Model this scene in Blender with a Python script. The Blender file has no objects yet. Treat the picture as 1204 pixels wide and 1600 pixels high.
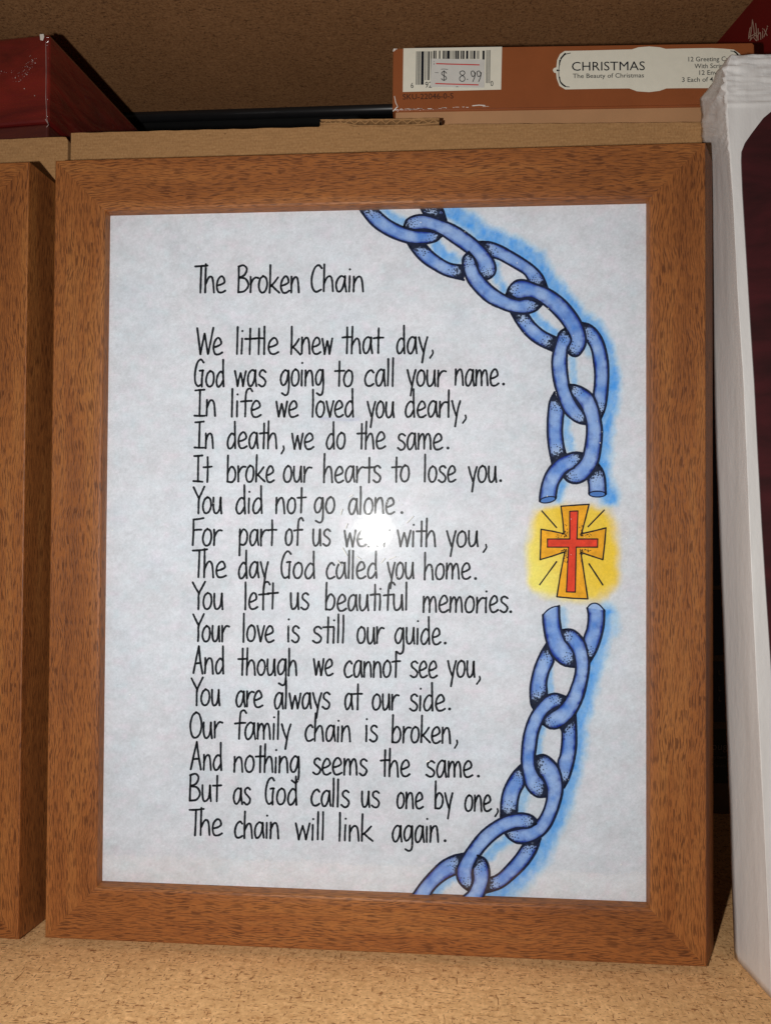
import bpy, bmesh, math, random
import numpy as np
from mathutils import Vector, Matrix

# ------------------------------------------------------------------ camera
W, H = 0.2345, 0.28535                 # outer size of the main picture frame, metres
FPX, CX, CY = 1200.0, 602.0, 800.0     # focal length and centre in photograph pixels
def rotm(a, b, c):
    ca, sa, cb, sb, cc, sc = math.cos(a), math.sin(a), math.cos(b), math.sin(b), math.cos(c), math.sin(c)
    return (np.array([[1,0,0],[0,ca,-sa],[0,sa,ca]]) @ np.array([[cb,0,sb],[0,1,0],[-sb,0,cb]])
            @ np.array([[cc,-sc,0],[sc,cc,0],[0,0,1]]))
RL = rotm(*[math.radians(v) for v in (-1.0085, 3.94145, 0.3333)])
TL = np.array([-0.12220489, -0.13024711, 0.28424676])
L2W = np.array([[1,0,0],[0,0,1],[0,-1,0]], float)      # frame-local (right, down, away) -> world
RW = L2W @ RL.T                                        # camera axes (right, down, forward) in world
CAM = L2W @ (-RL.T @ TL) + np.array([0, 0, H])
scene = bpy.context.scene
camd = bpy.data.cameras.new('camera'); cam = bpy.data.objects.new('camera', camd)
scene.collection.objects.link(cam)
M3 = np.column_stack([RW[:,0], -RW[:,1], -RW[:,2]])
cam.matrix_world = Matrix([list(M3[i]) + [CAM[i]] for i in range(3)] + [[0,0,0,1]])
camd.sensor_fit = 'HORIZONTAL'; camd.sensor_width = 36.0; camd.lens = 36.0 * FPX / 1204.0
camd.clip_start = 0.01; camd.clip_end = 20
scene.camera = cam

# ------------------------------------------------------------------ light: a dim room and the camera's flash
world = bpy.data.worlds.new('World'); scene.world = world; world.use_nodes = True
bg = world.node_tree.nodes['Background']; bg.inputs[0].default_value = (1.0, 0.93, 0.85, 1); bg.inputs[1].default_value = 0.045
fl = bpy.data.lights.new('flash', 'POINT'); fl.energy = 3.15; fl.shadow_soft_size = 0.0035; fl.color = (1.0, 0.985, 0.955)
flo = bpy.data.objects.new('flash', fl); scene.collection.objects.link(flo)
flo.location = (CAM[0] - 0.0455, CAM[1] - 0.002, CAM[2] - 0.004)
scene.view_settings.view_transform = 'Standard'; scene.view_settings.look = 'None'
scene.view_settings.exposure = 0.0; scene.view_settings.gamma = 1.0
scene.view_settings.use_curve_mapping = False

Z0 = -0.0022      # height of the shelf surface (the frames rest on their rear lower edge)

# ------------------------------------------------------------------ helpers
def at(px, py, Y):
    d = RW @ np.array([(px-CX)/FPX, (py-CY)/FPX, 1.0])
    return CAM + d * ((Y - CAM[1]) / d[1])
def at_many(P, Y):
    P = np.asarray(P, float)
    d = np.column_stack([(P[:,0]-CX)/FPX, (P[:,1]-CY)/FPX, np.ones(len(P))]) @ RW.T
    s = (np.asarray(Y) - CAM[1]) / d[:,1]
    return CAM + d * s[:,None]
def at_floor(px, py, z=Z0):
    d = RW @ np.array([(px-CX)/FPX, (py-CY)/FPX, 1.0])
    return CAM + d * ((z - CAM[2]) / d[2])
def proj_many(X):
    c = (np.asarray(X) - CAM) @ RW
    return np.column_stack([CX + FPX*c[:,0]/c[:,2], CY + FPX*c[:,1]/c[:,2]])
col = scene.collection
def tag(o, label=None, cat=None, group=None, kind=None):
    if label: o['label'] = label
    if cat: o['category'] = cat
    if group: o['group'] = group
    if kind: o['kind'] = kind
    return o
def empty(name, loc, label, cat, group=None, rot=(0,0,0)):
    o = bpy.data.objects.new(name, None); col.objects.link(o); o.location = loc; o.rotation_euler = rot
    o.empty_display_size = 0.01
    return tag(o, label, cat, group)
def wloc(o):
    v = np.zeros(3)
    while o is not None:
        v = v + np.array(o.location); o = o.parent
    return v
def mesh(name, verts, faces, mat=None, parent=None, colors=None, smooth=False, uvs=None, mats=None, midx=None, local=False):
    """one mesh object; verts are world coordinates (shifted to the parent's base)"""
    V = np.asarray(verts, float)
    if parent is not None and not local: V = V - wloc(parent)
    me = bpy.data.meshes.new(name); me.from_pydata(V.tolist(), [], faces); me.update()
    if mat: me.materials.append(mat)
    if mats:
        for m in mats: me.materials.append(m)
    if midx is not None: me.polygons.foreach_set('material_index', midx)
    if colors is not None:
        ca = me.color_attributes.new('paint', 'FLOAT_COLOR', 'POINT')
        C4 = np.ones((len(V), 4)); C4[:, :3] = colors
        ca.data.foreach_set('color', C4.ravel())
    if uvs is not None:
        uv = me.uv_layers.new(name='UVMap'); li = np.zeros(len(me.loops), dtype=np.int32)
        me.loops.foreach_get('vertex_index', li); uv.data.foreach_set('uv', np.asarray(uvs)[li].ravel())
    if smooth: me.polygons.foreach_set('use_smooth', [True]*len(me.polygons))
    o = bpy.data.objects.new(name, me); col.objects.link(o); o.parent = parent
    return o
def from_bm(name, bm, mat, parent=None, smooth=False):
    me = bpy.data.meshes.new(name)
    if parent is not None: bmesh.ops.translate(bm, verts=bm.verts, vec=Vector(-wloc(parent)))
    bm.to_mesh(me); bm.free(); me.materials.append(mat)
    if smooth: me.polygons.foreach_set('use_smooth', [True]*len(me.polygons))
    o = bpy.data.objects.new(name, me); col.objects.link(o); o.parent = parent
    return o
def bm_box(c0, c1, bevel=0.0, seg=2, rotz=0.0, jitter=0.0):
    bm = bmesh.new(); bmesh.ops.create_cube(bm, size=1.0)
    c0 = Vector(c0); c1 = Vector(c1)
    bmesh.ops.scale(bm, vec=(c1-c0), verts=bm.verts)
    bmesh.ops.translate(bm, vec=(c0+c1)/2, verts=bm.verts)
    if bevel: bmesh.ops.bevel(bm, geom=bm.edges[:], offset=bevel, segments=seg, profile=0.5, affect='EDGES')
    if rotz: bmesh.ops.rotate(bm, cent=Vector((c0.x, c0.y, c0.z)), matrix=Matrix.Rotation(rotz, 3, 'Z'), verts=bm.verts)
    return bm

# ------------------------------------------------------------------ noise on numpy arrays
_rs = np.random.RandomState(7); _LAT = _rs.rand(256, 256)
def vnoise(x, y):
    x = np.asarray(x, float); y = np.asarray(y, float)
    xi = np.floor(x).astype(int); yi = np.floor(y).astype(int); fx = x-xi; fy = y-yi
    fx = fx*fx*(3-2*fx); fy = fy*fy*(3-2*fy)
    g = lambda a, b: _LAT[a % 256, b % 256]
    return (g(xi,yi)*(1-fx)+g(xi+1,yi)*fx)*(1-fy) + (g(xi,yi+1)*(1-fx)+g(xi+1,yi+1)*fx)*fy
def fbm(x, y, o=3):
    s = 0; a = .5; t = 0
    for i in range(o):
        s = s + a*vnoise(x*2**i+17*i, y*2**i+31*i); t += a; a *= .5
    return s/t
def lin(*c):
    c = np.array(c)/255.0
    return np.where(c <= .04045, c/12.92, ((c+.055)/1.055)**2.4)

# ------------------------------------------------------------------ materials
def newmat(name):
    m = bpy.data.materials.new(name); m.use_nodes = True
    nt = m.node_tree; b = nt.nodes['Principled BSDF']
    return m, nt, b
def N(nt, t, **kw):
    n = nt.nodes.new(t)
    for k, v in kw.items():
        if k.startswith('i_'):
            key = k[2:]; key = int(key) if key.isdigit() else key
            n.inputs[key].default_value = v
        else: setattr(n, k, v)
    return n
def ramp(nt, stops, interp='LINEAR'):
    r = nt.nodes.new('ShaderNodeValToRGB'); e = r.color_ramp.elements; r.color_ramp.interpolation = interp
    while len(e) > 1: e.remove(e[-1])
    e[0].position = stops[0][0]; e[0].color = (*stops[0][1], 1)
    for p, c in stops[1:]:
        k = e.new(p); k.color = (*c, 1)
    return r
def mixc(nt, a, b, fac, mode='MIX'):
    n = nt.nodes.new('ShaderNodeMix'); n.data_type = 'RGBA'; n.blend_type = mode
    for sock, v in ((n.inputs[0], fac), (n.inputs[6], a), (n.inputs[7], b)):
        if isinstance(v, bpy.types.NodeSocket): nt.links.new(v, sock)
        elif isinstance(v, (int, float)): sock.default_value = v
        else: sock.default_value = (*v, 1) if len(v) == 3 else v
    return n.outputs[2]
def bump(nt, b, h, strength, dist):
    n = N(nt, 'ShaderNodeBump'); n.inputs['Strength'].default_value = strength; n.inputs['Distance'].default_value = dist
    nt.links.new(h, n.inputs['Height']); nt.links.new(n.outputs[0], b.inputs['Normal'])
def coords(nt, scale=(1,1,1), rot=(0,0,0), src='Object'):
    tc = nt.nodes.new('ShaderNodeTexCoord'); mp = nt.nodes.new('ShaderNodeMapping')
    mp.inputs['Scale'].default_value = scale; mp.inputs['Rotation'].default_value = rot
    nt.links.new(tc.outputs[src], mp.inputs[0]); return mp.outputs[0]
def noise(nt, vec, scale=1, detail=2, rough=.5, dist=0.0):
    n = N(nt, 'ShaderNodeTexNoise'); n.inputs['Scale'].default_value = scale; n.inputs['Detail'].default_value = detail
    n.inputs['Roughness'].default_value = rough; n.inputs['Distortion'].default_value = dist
    nt.links.new(vec, n.inputs['Vector']); return n.outputs['Fac']

def wood_mat():
    m, nt, b = newmat('oak_laminate')
    # bend the grain gently before stretching it
    tc = nt.nodes.new('ShaderNodeTexCoord')
    warp = N(nt, 'ShaderNodeTexNoise'); warp.inputs['Scale'].default_value = 38; warp.inputs['Detail'].default_value = 2
    nt.links.new(tc.outputs['UV'], warp.inputs['Vector'])
    sub = N(nt, 'ShaderNodeVectorMath', operation='SUBTRACT'); sub.inputs[1].default_value = (.5,.5,.5)
    nt.links.new(warp.outputs['Color'], sub.inputs[0])
    scl = N(nt, 'ShaderNodeVectorMath', operation='MULTIPLY'); scl.inputs[1].default_value = (.0, .0065, .0)
    nt.links.new(sub.outputs[0], scl.inputs[0])
    add = N(nt, 'ShaderNodeVectorMath', operation='ADD'); nt.links.new(tc.outputs['UV'], add.inputs[0]); nt.links.new(scl.outputs[0], add.inputs[1])
    def mapd(s, r=0):
        mp = nt.nodes.new('ShaderNodeMapping'); mp.inputs['Scale'].default_value = s; mp.inputs['Rotation'].default_value = (0,0,r)
        nt.links.new(add.outputs[0], mp.inputs[0]); return mp.outputs[0]
    broad = noise(nt, mapd((9, 95, 1)), 1, 3, .6)
    cr = ramp(nt, [(.30, lin(130,76,36)), (.5, lin(149,90,44)), (.70, lin(164,106,55))])
    nt.links.new(broad, cr.inputs[0])
    pores = noise(nt, mapd((205, 2700, 1)), 1, .8, .5)
    pr = ramp(nt, [(.525, (0,0,0)), (.565, (1,1,1))]); nt.links.new(pores, pr.inputs[0])
    dens = noise(nt, mapd((45, 150, 1)), 1, 2, .5)
    dr = ramp(nt, [(.34, (.6,.6,.6)), (.60, (1,1,1))]); nt.links.new(dens, dr.inputs[0])
    f = N(nt, 'ShaderNodeMath', operation='MULTIPLY'); nt.links.new(pr.outputs[0], f.inputs[0]); nt.links.new(dr.outputs[0], f.inputs[1])
    f2 = N(nt, 'ShaderNodeMath', operation='MULTIPLY'); nt.links.new(f.outputs[0], f2.inputs[0]); f2.inputs[1].default_value = .66
    c = mixc(nt, cr.outputs[0], lin(62,28,12), f2.outputs[0])
    fine = noise(nt, mapd((500, 4200, 1)), 1, 2, .6)
    fr = ramp(nt, [(.35, (.80,.78,.76)), (.65, (1.12,1.1,1.08))]); nt.links.new(fine, fr.inputs[0])
    c = mixc(nt, c, fr.outputs[0], 1.0, 'MULTIPLY')
    nt.links.new(c, b.inputs['Base Color'])
    b.inputs['Roughness'].default_value = .55; b.inputs['Specular IOR Level'].default_value = .35
    inv = N(nt, 'ShaderNodeMath', operation='SUBTRACT'); inv.inputs[0].default_value = 1; nt.links.new(f.outputs[0], inv.inputs[1])
    bump(nt, b, inv.outputs[0], .35, .00012)
    return m
WOOD = wood_mat()

def board_mat(name, light, mid, dark, dk=.75, sc=1.0):
    """pressed wood particle board"""
    m, nt, b = newmat(name)
    L_, M_ = np.array(light), np.array(mid)
    soft = noise(nt, coords(nt), 620*sc, 5, .75)
    cr = ramp(nt, [(.33, mid), (.5, light), (.70, tuple(np.minimum(L_*1.2, .9)))]); nt.links.new(soft, cr.inputs[0])
    c = cr.outputs[0]
    # pressed chips: small cells, each a little lighter or darker
    for k, (sx, sy, r) in enumerate([(340, 900, .5), (980, 420, 1.1)]):
        vec = coords(nt, (sx*sc, sy*sc, 400*sc), (0, 0, r))
        wn = N(nt, 'ShaderNodeTexNoise'); wn.inputs['Scale'].default_value = 1.3; nt.links.new(vec, wn.inputs['Vector'])
        ad = N(nt, 'ShaderNodeVectorMath', operation='ADD'); nt.links.new(vec, ad.inputs[0]); nt.links.new(wn.outputs['Color'], ad.inputs[1])
        vo = N(nt, 'ShaderNodeTexVoronoi'); vo.inputs['Scale'].default_value = 1.0; nt.links.new(ad.outputs[0], vo.inputs['Vector'])
        sp = N(nt, 'ShaderNodeSeparateColor'); nt.links.new(vo.outputs['Color'], sp.inputs[0])
        rr = ramp(nt, [(0, (.90,.86,.82)), (.14, (.97,.96,.95)), (.6, (1.01,1.01,1.01)), (.86, (1.03,1.035,1.04)), (1, (1.12,1.13,1.15))]); nt.links.new(sp.outputs[k], rr.inputs[0])
        c = mixc(nt, c, rr.outputs[0], 1.0, 'MULTIPLY')
    broad = noise(nt, coords(nt), 22, 3, .6)
    br = ramp(nt, [(.3, (.93,.92,.90)), (.7, (1.05,1.05,1.05))]); nt.links.new(broad, br.inputs[0]); c = mixc(nt, c, br.outputs[0], 1.0, 'MULTIPLY')
    fsum = None
    for i, (sx, sy, r, th) in enumerate([(290, 1250, .42, .682), (1300, 300, 1.15, .688), (280, 1200, 2.25, .682), (420, 1600, 2.85, .672), (1000, 1000, 0, .668)]):
        n = noise(nt, coords(nt, (sx*sc, sy*sc, 300*sc), (0, 0, r)), 1, 1.6, .55)
        rr = ramp(nt, [(th-.012, (0,0,0)), (th+.022, (1,1,1))]); nt.links.new(n, rr.inputs[0])
        if fsum is None: fsum = rr.outputs[0]
        else:
            mx = N(nt, 'ShaderNodeMath', operation='MAXIMUM'); nt.links.new(fsum, mx.inputs[0]); nt.links.new(rr.outputs[0], mx.inputs[1]); fsum = mx.outputs[0]
    d = N(nt, 'ShaderNodeMath', operation='MULTIPLY'); nt.links.new(fsum, d.inputs[0]); d.inputs[1].default_value = dk
    c = mixc(nt, c, dark, d.outputs[0])
    nt.links.new(c, b.inputs['Base Color']); b.inputs['Roughness'].default_value = .85; b.inputs['Specular IOR Level'].default_value = .2
    bump(nt, b, soft, .5, .0003)
    return m
BOARD = board_mat('particle_board', tuple(lin(228,180,126)), tuple(lin(212,162,108)), tuple(lin(120,66,32)))
BOARD_SHADED = board_mat('shaded_particle_board', tuple(lin(156,112,74)), tuple(lin(130,90,56)), tuple(lin(60,32,18)), .8, 1.3)  # same board coloured darker, the dimness of grazing flash light painted in

def kraft_mat():
    m, nt, b = newmat('kraft_cardboard')
    n1 = noise(nt, coords(nt, (1,1,.6)), 1500, 4, .7)
    cr = ramp(nt, [(.3, lin(150,110,72)), (.5, lin(164,124,82)), (.72, lin(178,138,96))]); nt.links.new(n1, cr.inputs[0])
    n2 = noise(nt, coords(nt, (160, 160, 1400)), 1, 2, .5)
    r2 = ramp(nt, [(.3, (.86,.85,.84)), (.7, (1.06,1.06,1.06))]); nt.links.new(n2, r2.inputs[0])
    c = mixc(nt, cr.outputs[0], r2.outputs[0], 1.0, 'MULTIPLY')
    n3 = noise(nt, coords(nt, (500, 500, 700)), 1, 1, .5)
    r3 = ramp(nt, [(.71, (0,0,0)), (.77, (.5,.5,.5))]); nt.links.new(n3, r3.inputs[0])
    c = mixc(nt, c, lin(96,66,38), r3.outputs[0])
    nt.links.new(c, b.inputs['Base Color']); b.inputs['Roughness'].default_value = .9; b.inputs['Specular IOR Level'].default_value = .15
    bump(nt, b, n1, .4, .0002)
    return m
KRAFT = kraft_mat()

def plain(name, c, rough=.6, spec=.4, nscale=None, var=.12, coat=0.0, bumpd=0.0, metal=0.0):
    m, nt, b = newmat(name)
    v = coords(nt)
    n = noise(nt, v, nscale or 120, 4, .6)
    r = ramp(nt, [(.3, tuple(np.array(c)*(1-var))), (.7, tuple(np.minimum(np.array(c)*(1+var), 1)))]); nt.links.new(n, r.inputs[0])
    nt.links.new(r.outputs[0], b.inputs['Base Color']); b.inputs['Roughness'].default_value = rough
    b.inputs['Specular IOR Level'].default_value = spec; b.inputs['Coat Weight'].default_value = coat; b.inputs['Coat Roughness'].default_value = .08
    b.inputs['Metallic'].default_value = metal
    if bumpd: bump(nt, b, n, 1.0, bumpd)
    return m
INK = plain('black_ink', (.006,.008,.014), .6, .2, 900, .3)
NAVY_INK = plain('navy_ink', (.006,.012,.045), .6, .2, 900, .3)
RED_INK = plain('red_ink', tuple(lin(196,64,62)), .6)
GREY_INK = plain('dark_grey_ink', (.035,.035,.035), .6)
LABEL = plain('label_paper', tuple(lin(226,222,206)), .5, .4, 300, .03)
STICKER = plain('sticker_paper', tuple(lin(206,204,198)), .55, .4, 300, .04)
COPPER = plain('copper_card', tuple(lin(144,80,44)), .38, .5, 60, .08, .3)
TANCARD = plain('tan_card', tuple(lin(176,132,94)), .7, .3, 60, .06)
DARKBACK = plain('black_back_panel', (.008,.008,.008), .5, .3)
BLACKMETAL = plain('black_metal', (.012,.012,.013), .3, .6)
WHITE_SCUFF = plain('white_scuff', (.75,.70,.64), .5)

def painted(name, rough=.75, mott=True):
    m, nt, b = newmat(name)
    at_ = N(nt, 'ShaderNodeVertexColor'); at_.layer_name = 'paint'
    c = at_.outputs[0]
    if mott:
        n1 = noise(nt, coords(nt, (1,1,1)), 1500, 3, .65)
        r1 = ramp(nt, [(.3, (.90,.90,.90)), (.7, (1.07,1.07,1.07))]); nt.links.new(n1, r1.inputs[0])
        c = mixc(nt, c, r1.outputs[0], 1.0, 'MULTIPLY')
    nt.links.new(c, b.inputs['Base Color']); b.inputs['Roughness'].default_value = rough; b.inputs['Specular IOR Level'].default_value = .15
    return m
PAINT = painted('watercolour')
PAPER = painted('parchment_paper')

def glass_mat():
    m, nt, b = newmat('picture_glass')
    nt.nodes.remove(b); out = nt.nodes['Material Output']
    tr = N(nt, 'ShaderNodeBsdfTransparent'); tr.inputs[0].default_value = (.985,.99,.985,1)
    g1 = N(nt, 'ShaderNodeBsdfGlossy'); g1.inputs['Roughness'].default_value = .045
    fr = N(nt, 'ShaderNodeFresnel'); fr.inputs[0].default_value = 1.5
    n = noise(nt, coords(nt), 60, 4, .6); bp = N(nt, 'ShaderNodeBump'); bp.inputs['Strength'].default_value = 1.0; bp.inputs['Distance'].default_value = .00009
    nt.links.new(n, bp.inputs['Height']); nt.links.new(bp.outputs[0], g1.inputs['Normal'])
    mx = N(nt, 'ShaderNodeMixShader'); nt.links.new(fr.outputs[0], mx.inputs[0]); nt.links.new(tr.outputs[0], mx.inputs[1]); nt.links.new(g1.outputs[0], mx.inputs[2])
    g2 = N(nt, 'ShaderNodeBsdfGlossy'); g2.inputs['Roughness'].default_value = .30   # weak broad lobe added for the soft halo round the flash glare
    mx2 = N(nt, 'ShaderNodeMixShader'); mx2.inputs[0].default_value = .0035; nt.links.new(mx.outputs[0], mx2.inputs[1]); nt.links.new(g2.outputs[0], mx2.inputs[2])
    nt.links.new(mx2.outputs[0], out.inputs[0])
    return m
GLASS = glass_mat()

# ------------------------------------------------------------------ the shelf bay: shelf board, the shelf above, back panel
HC = CAM[2] + 0.240; YB = CAM[1] + 0.440
tag(from_bm('shelf_board', bm_box((-.45, CAM[1]+.205, -.018), (.75, YB, Z0)), BOARD), kind='structure')
tag(from_bm('shelf_above', bm_box((-.45, CAM[1]+.20, HC), (.75, YB, HC+.018)), BOARD_SHADED), kind='structure')
tag(from_bm('back_panel', bm_box((-.45, YB+.0005, -.018), (.75, YB+.006, HC+.018)), DARKBACK), kind='structure')
bm = bmesh.new(); bmesh.ops.create_cone(bm, cap_ends=True, segments=24, radius1=.0035, radius2=.0035, depth=1.1)
bmesh.ops.rotate(bm, matrix=Matrix.Rotation(math.pi/2, 3, 'Y'), verts=bm.verts)
rz = at(400, 171, YB-.006)[2]
bmesh.ops.translate(bm, vec=(.15, YB-.0045, rz-.001), verts=bm.verts)
tag(from_bm('metal_rail', bm, BLACKMETAL, smooth=True), 'thin round black metal rail running along the dark back under the upper shelf', 'rail')

# ------------------------------------------------------------------ picture frame
MW = 0.0190   # face width of the moulding
YP = 0.0050   # the print lies this far behind the frame's front face
YG = 0.0034   # front of the glass
def moulding_profile(flare):
    # (distance in from the outer edge, depth) going round the section, outside back -> front -> inner lip
    return [(-flare, .0225), (-flare, .0150), (-flare*.5, .0078), (0, .0006), (.0001, .0002), (.0004, 0.0),
            (.0160, 0.0), (.0180, .0002), (.0187, .0005), (.0189, .0010), (.0190, YG-.0001), (.0191, .0056), (.0150, .0058), (.0150, .0225)]
def build_rail(root, side, w, h, x0, z0, flx, flz, name='rail'):
    """one mitred length of moulding; side in top,bottom,left,right"""
    V = []; UV = []; F = []
    nseg = 40
    horizontal = side in ('top', 'bottom')
    prof = moulding_profile(1.0); P = []
    for (u, d) in prof:
        if u < 0:      # outer side: swells to the right, and drops a little to the rear lower edge it stands on
            dn = Z0*d/.0225
            P.append((u*flx if side == 'right' else (dn if side == 'bottom' else 0), (0, u*flx) if horizontal else (dn, 0), d))
        else: P.append((u, (u, u), d))
    L = w if horizontal else h
    acc = 0; prev = None; cum = []
    for (u, _, d) in P:
        if prev is not None: acc += math.hypot(u-prev[0], d-prev[1])
        cum.append(acc); prev = (u, d)
    off = {'top': 0.0, 'bottom': .31, 'left': .67, 'right': 1.07}[side]
    for i in range(nseg+1):
        t = i/nseg
        for k, (u, ua, d) in enumerate(P):
            s = ua[0] + (L - ua[1] - ua[0])*t
            if side == 'top': p = (x0+s, d, z0+h-u)
            elif side == 'bottom': p = (x0+s, d, z0+u)
            elif side == 'left': p = (x0+u, d, z0+s)
            else: p = (x0+w-u, d, z0+s)
            V.append(p); UV.append((s+off*3.1+x0, cum[k]+off))
    n = len(P)
    for i in range(nseg):
        for k in range(n-1):
            a, b, c, e = i*n+k, i*n+k+1, (i+1)*n+k+1, (i+1)*n+k
            F.append((a, b, c, e) if side in ('bottom','right') else (e, c, b, a))
    F.append(tuple(range(n))); F.append(tuple(nseg*n+k for k in range(n-1, -1, -1)))
    V = np.array(V) + wloc(root)
    o = mesh(name, V, F, WOOD, root, uvs=UV)
    bmx = bmesh.new(); bmx.from_mesh(o.data); bmesh.ops.recalc_face_normals(bmx, faces=bmx.faces); bmx.to_mesh(o.data); bmx.free()
    return o

frame = empty('picture_frame', (W/2, 0, 0), 'wood grain picture frame standing in the middle, holding the handwritten verse and blue broken chain', 'picture frame')
for sd in ('top', 'bottom', 'left', 'right'):
    build_rail(frame, sd, W, H, -W/2, 0, .0074, 0)
bk = from_bm('backing_board', bm_box((.016, .0066, .016), (W-.016, .0095, H-.016)), KRAFT, frame)
bm = bm_box((.0160, YG, .0160), (W-.0160, YG+.0004, H-.0160))
GL = from_bm('glass_pane', bm, GLASS, frame)

# ------------------------------------------------------------------ the print: watercolour wash as paint on a fine paper grid
def seg_dist(P, path):
    P = np.asarray(P); best = np.full(len(P), 1e9)
    for (x1,y1), (x2,y2) in zip(path[:-1], path[1:]):
        dx, dy = x2-x1, y2-y1; l2 = dx*dx+dy*dy+1e-9
        t = np.clip(((P[:,0]-x1)*dx+(P[:,1]-y1)*dy)/l2, 0, 1)
        best = np.minimum(best, np.hypot(P[:,0]-x1-t*dx, P[:,1]-y1-t*dy))
    return best
WASH = [
 ([(690,322),(722,338),(760,368),(800,383),(835,402),(856,438),(884,468),(902,498),(928,512),(942,540),(953,580),(954,622),(946,655),(941,700),(937,735),(946,765),(951,778)], 19, 1.0),
 ([(946,958),(942,990),(931,1022),(921,1060),(911,1100),(902,1130),(900,1175),(893,1212),(880,1252),(866,1290),(846,1330),(822,1352),(795,1384),(770,1402)], 19, 1.0),
 ([(842,1335),(812,1372),(790,1396)], 24, .8),
 ([(600,328),(622,345),(636,352)], 12, .85), ([(682,384),(696,398),(712,408)], 12, .95), ([(772,412),(776,430),(788,452)], 10, .85),
 ([(832,490),(845,505),(864,519)], 10, .9), ([(893,562),(895,580),(898,600)], 8, .7), ([(917,536),(919,552)], 6, .6),
 ([(884,655),(885,680),(892,702)], 9, .75), ([(879,755),(875,768),(872,781)], 11, .95), ([(878,955),(881,985)], 9, .6),
 ([(858,1045),(857,1065),(858,1082)], 9, .75), ([(846,1138),(841,1160),(841,1178)], 8, .75), ([(821,1236),(815,1250),(812,1268)], 9, .7),
 ([(792,1313),(776,1325),(762,1338)], 11, .8), ([(708,1369),(692,1380),(678,1394)], 11, .8), ([(955,962),(960,985)], 14, .5),
]
nx, nz = 300, 380
x0p, x1p, z0p, z1p = .0175, W-.0175, .0175, H-.0175
gx, gz = np.meshgrid(np.linspace(x0p, x1p, nx), np.linspace(z0p, z1p, nz))
PV = np.column_stack([gx.ravel(), np.full(gx.size, YP), gz.ravel()])
Q = proj_many(PV); qx, qy = Q[:,0], Q[:,1]
base = lin(216,217,225)
mot = fbm(qx/34, qy/26, 4); mot2 = fbm(qx/60+50, qy/45+9, 3); mot3 = fbm(qx/9+5, qy/7, 3)
C = np.tile(base, (len(Q),1)); fib = fbm(qx/3.2+11, qy/2.4, 2); pk = fbm(qx/13+77, qy/9+20, 2)
C *= (1 + .17*(mot-.5) + .17*(mot3-.5) + .12*(fib-.5))[:,None]
C += np.outer(np.clip(pk-.56, 0, 1), [.12,.0,.04]) + np.outer(np.clip(.38-pk, 0, 1), [-.05,.06,.06])
C += np.outer(np.clip(mot2-.52, 0, 1)*.55, [.10,.0,-.02])
C += np.outer(np.clip(.46-mot2, 0, 1)*.5, [-.10,-.02,.04])
# blue wash
blue_d = lin(0,146,240); blue_l = lin(96,208,250)
f = np.zeros(len(Q))
wob = (fbm(qx/14, qy/14, 3)-.5)*9 + (fbm(qx/4+3, qy/4, 2)-.5)*5
for path, r, s in WASH:
    d = seg_dist(Q, path) + wob
    t = np.clip(1 - d/(r*1.12), 0, 1)
    f = np.maximum(f, s*np.clip(t*1.6, 0, 1)**1.15)
f = np.clip(f*(.80+.5*(fbm(qx/6, qy/11+2, 3)-.5)), 0, 1)
mixb = blue_l[None,:]*(1-f[:,None]) + blue_d[None,:]*f[:,None]
C = C*(1-f[:,None]*.93) + mixb*f[:,None]*.93
# yellow wash behind the cross
uu = (qx-892)/72; vv = (qy-864)/78
rr = (np.abs(uu)**3.8 + np.abs(vv)**3.8)**(1/3.8) + (fbm(qx/26+8, qy/26, 3)-.5)*.30
fy = np.clip((1.08-rr)/.26, 0, 1); fy = fy*fy*(3-2*fy)
fy *= np.clip(1.25 - .9*np.clip(((qx-860)**2/900 + (qy-935)**2/300), 0, 1)*0, 0, 1)
yel_d = lin(240,200,28); yel_l = lin(252,234,120)
k = np.clip((905-qx)/90 + (qy-860)/160, 0, 1)*.75 + .2*fbm(qx/12, qy/12, 2)
k = np.clip(k, 0, 1)
yc = yel_d[None,:]*(1-k[:,None]) + yel_l[None,:]*k[:,None]
C = C*(1-fy[:,None]*.95) + yc*fy[:,None]*.95
# faint pencil smudge under the third line
sm = np.clip(1-seg_dist(Q, [(500,653),(545,656),(560,655)])/4, 0, 1)*.25
C = C*(1-sm[:,None]) + lin(110,120,190)[None,:]*sm[:,None]
FS = []
for j in range(nz-1):
    r0 = j*nx
    FS += [(r0+i, r0+i+1, r0+nx+i+1, r0+nx+i) for i in range(nx-1)]
paper = mesh('print_sheet', PV, FS, PAPER, frame, colors=np.clip(C, .01, .9))

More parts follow.
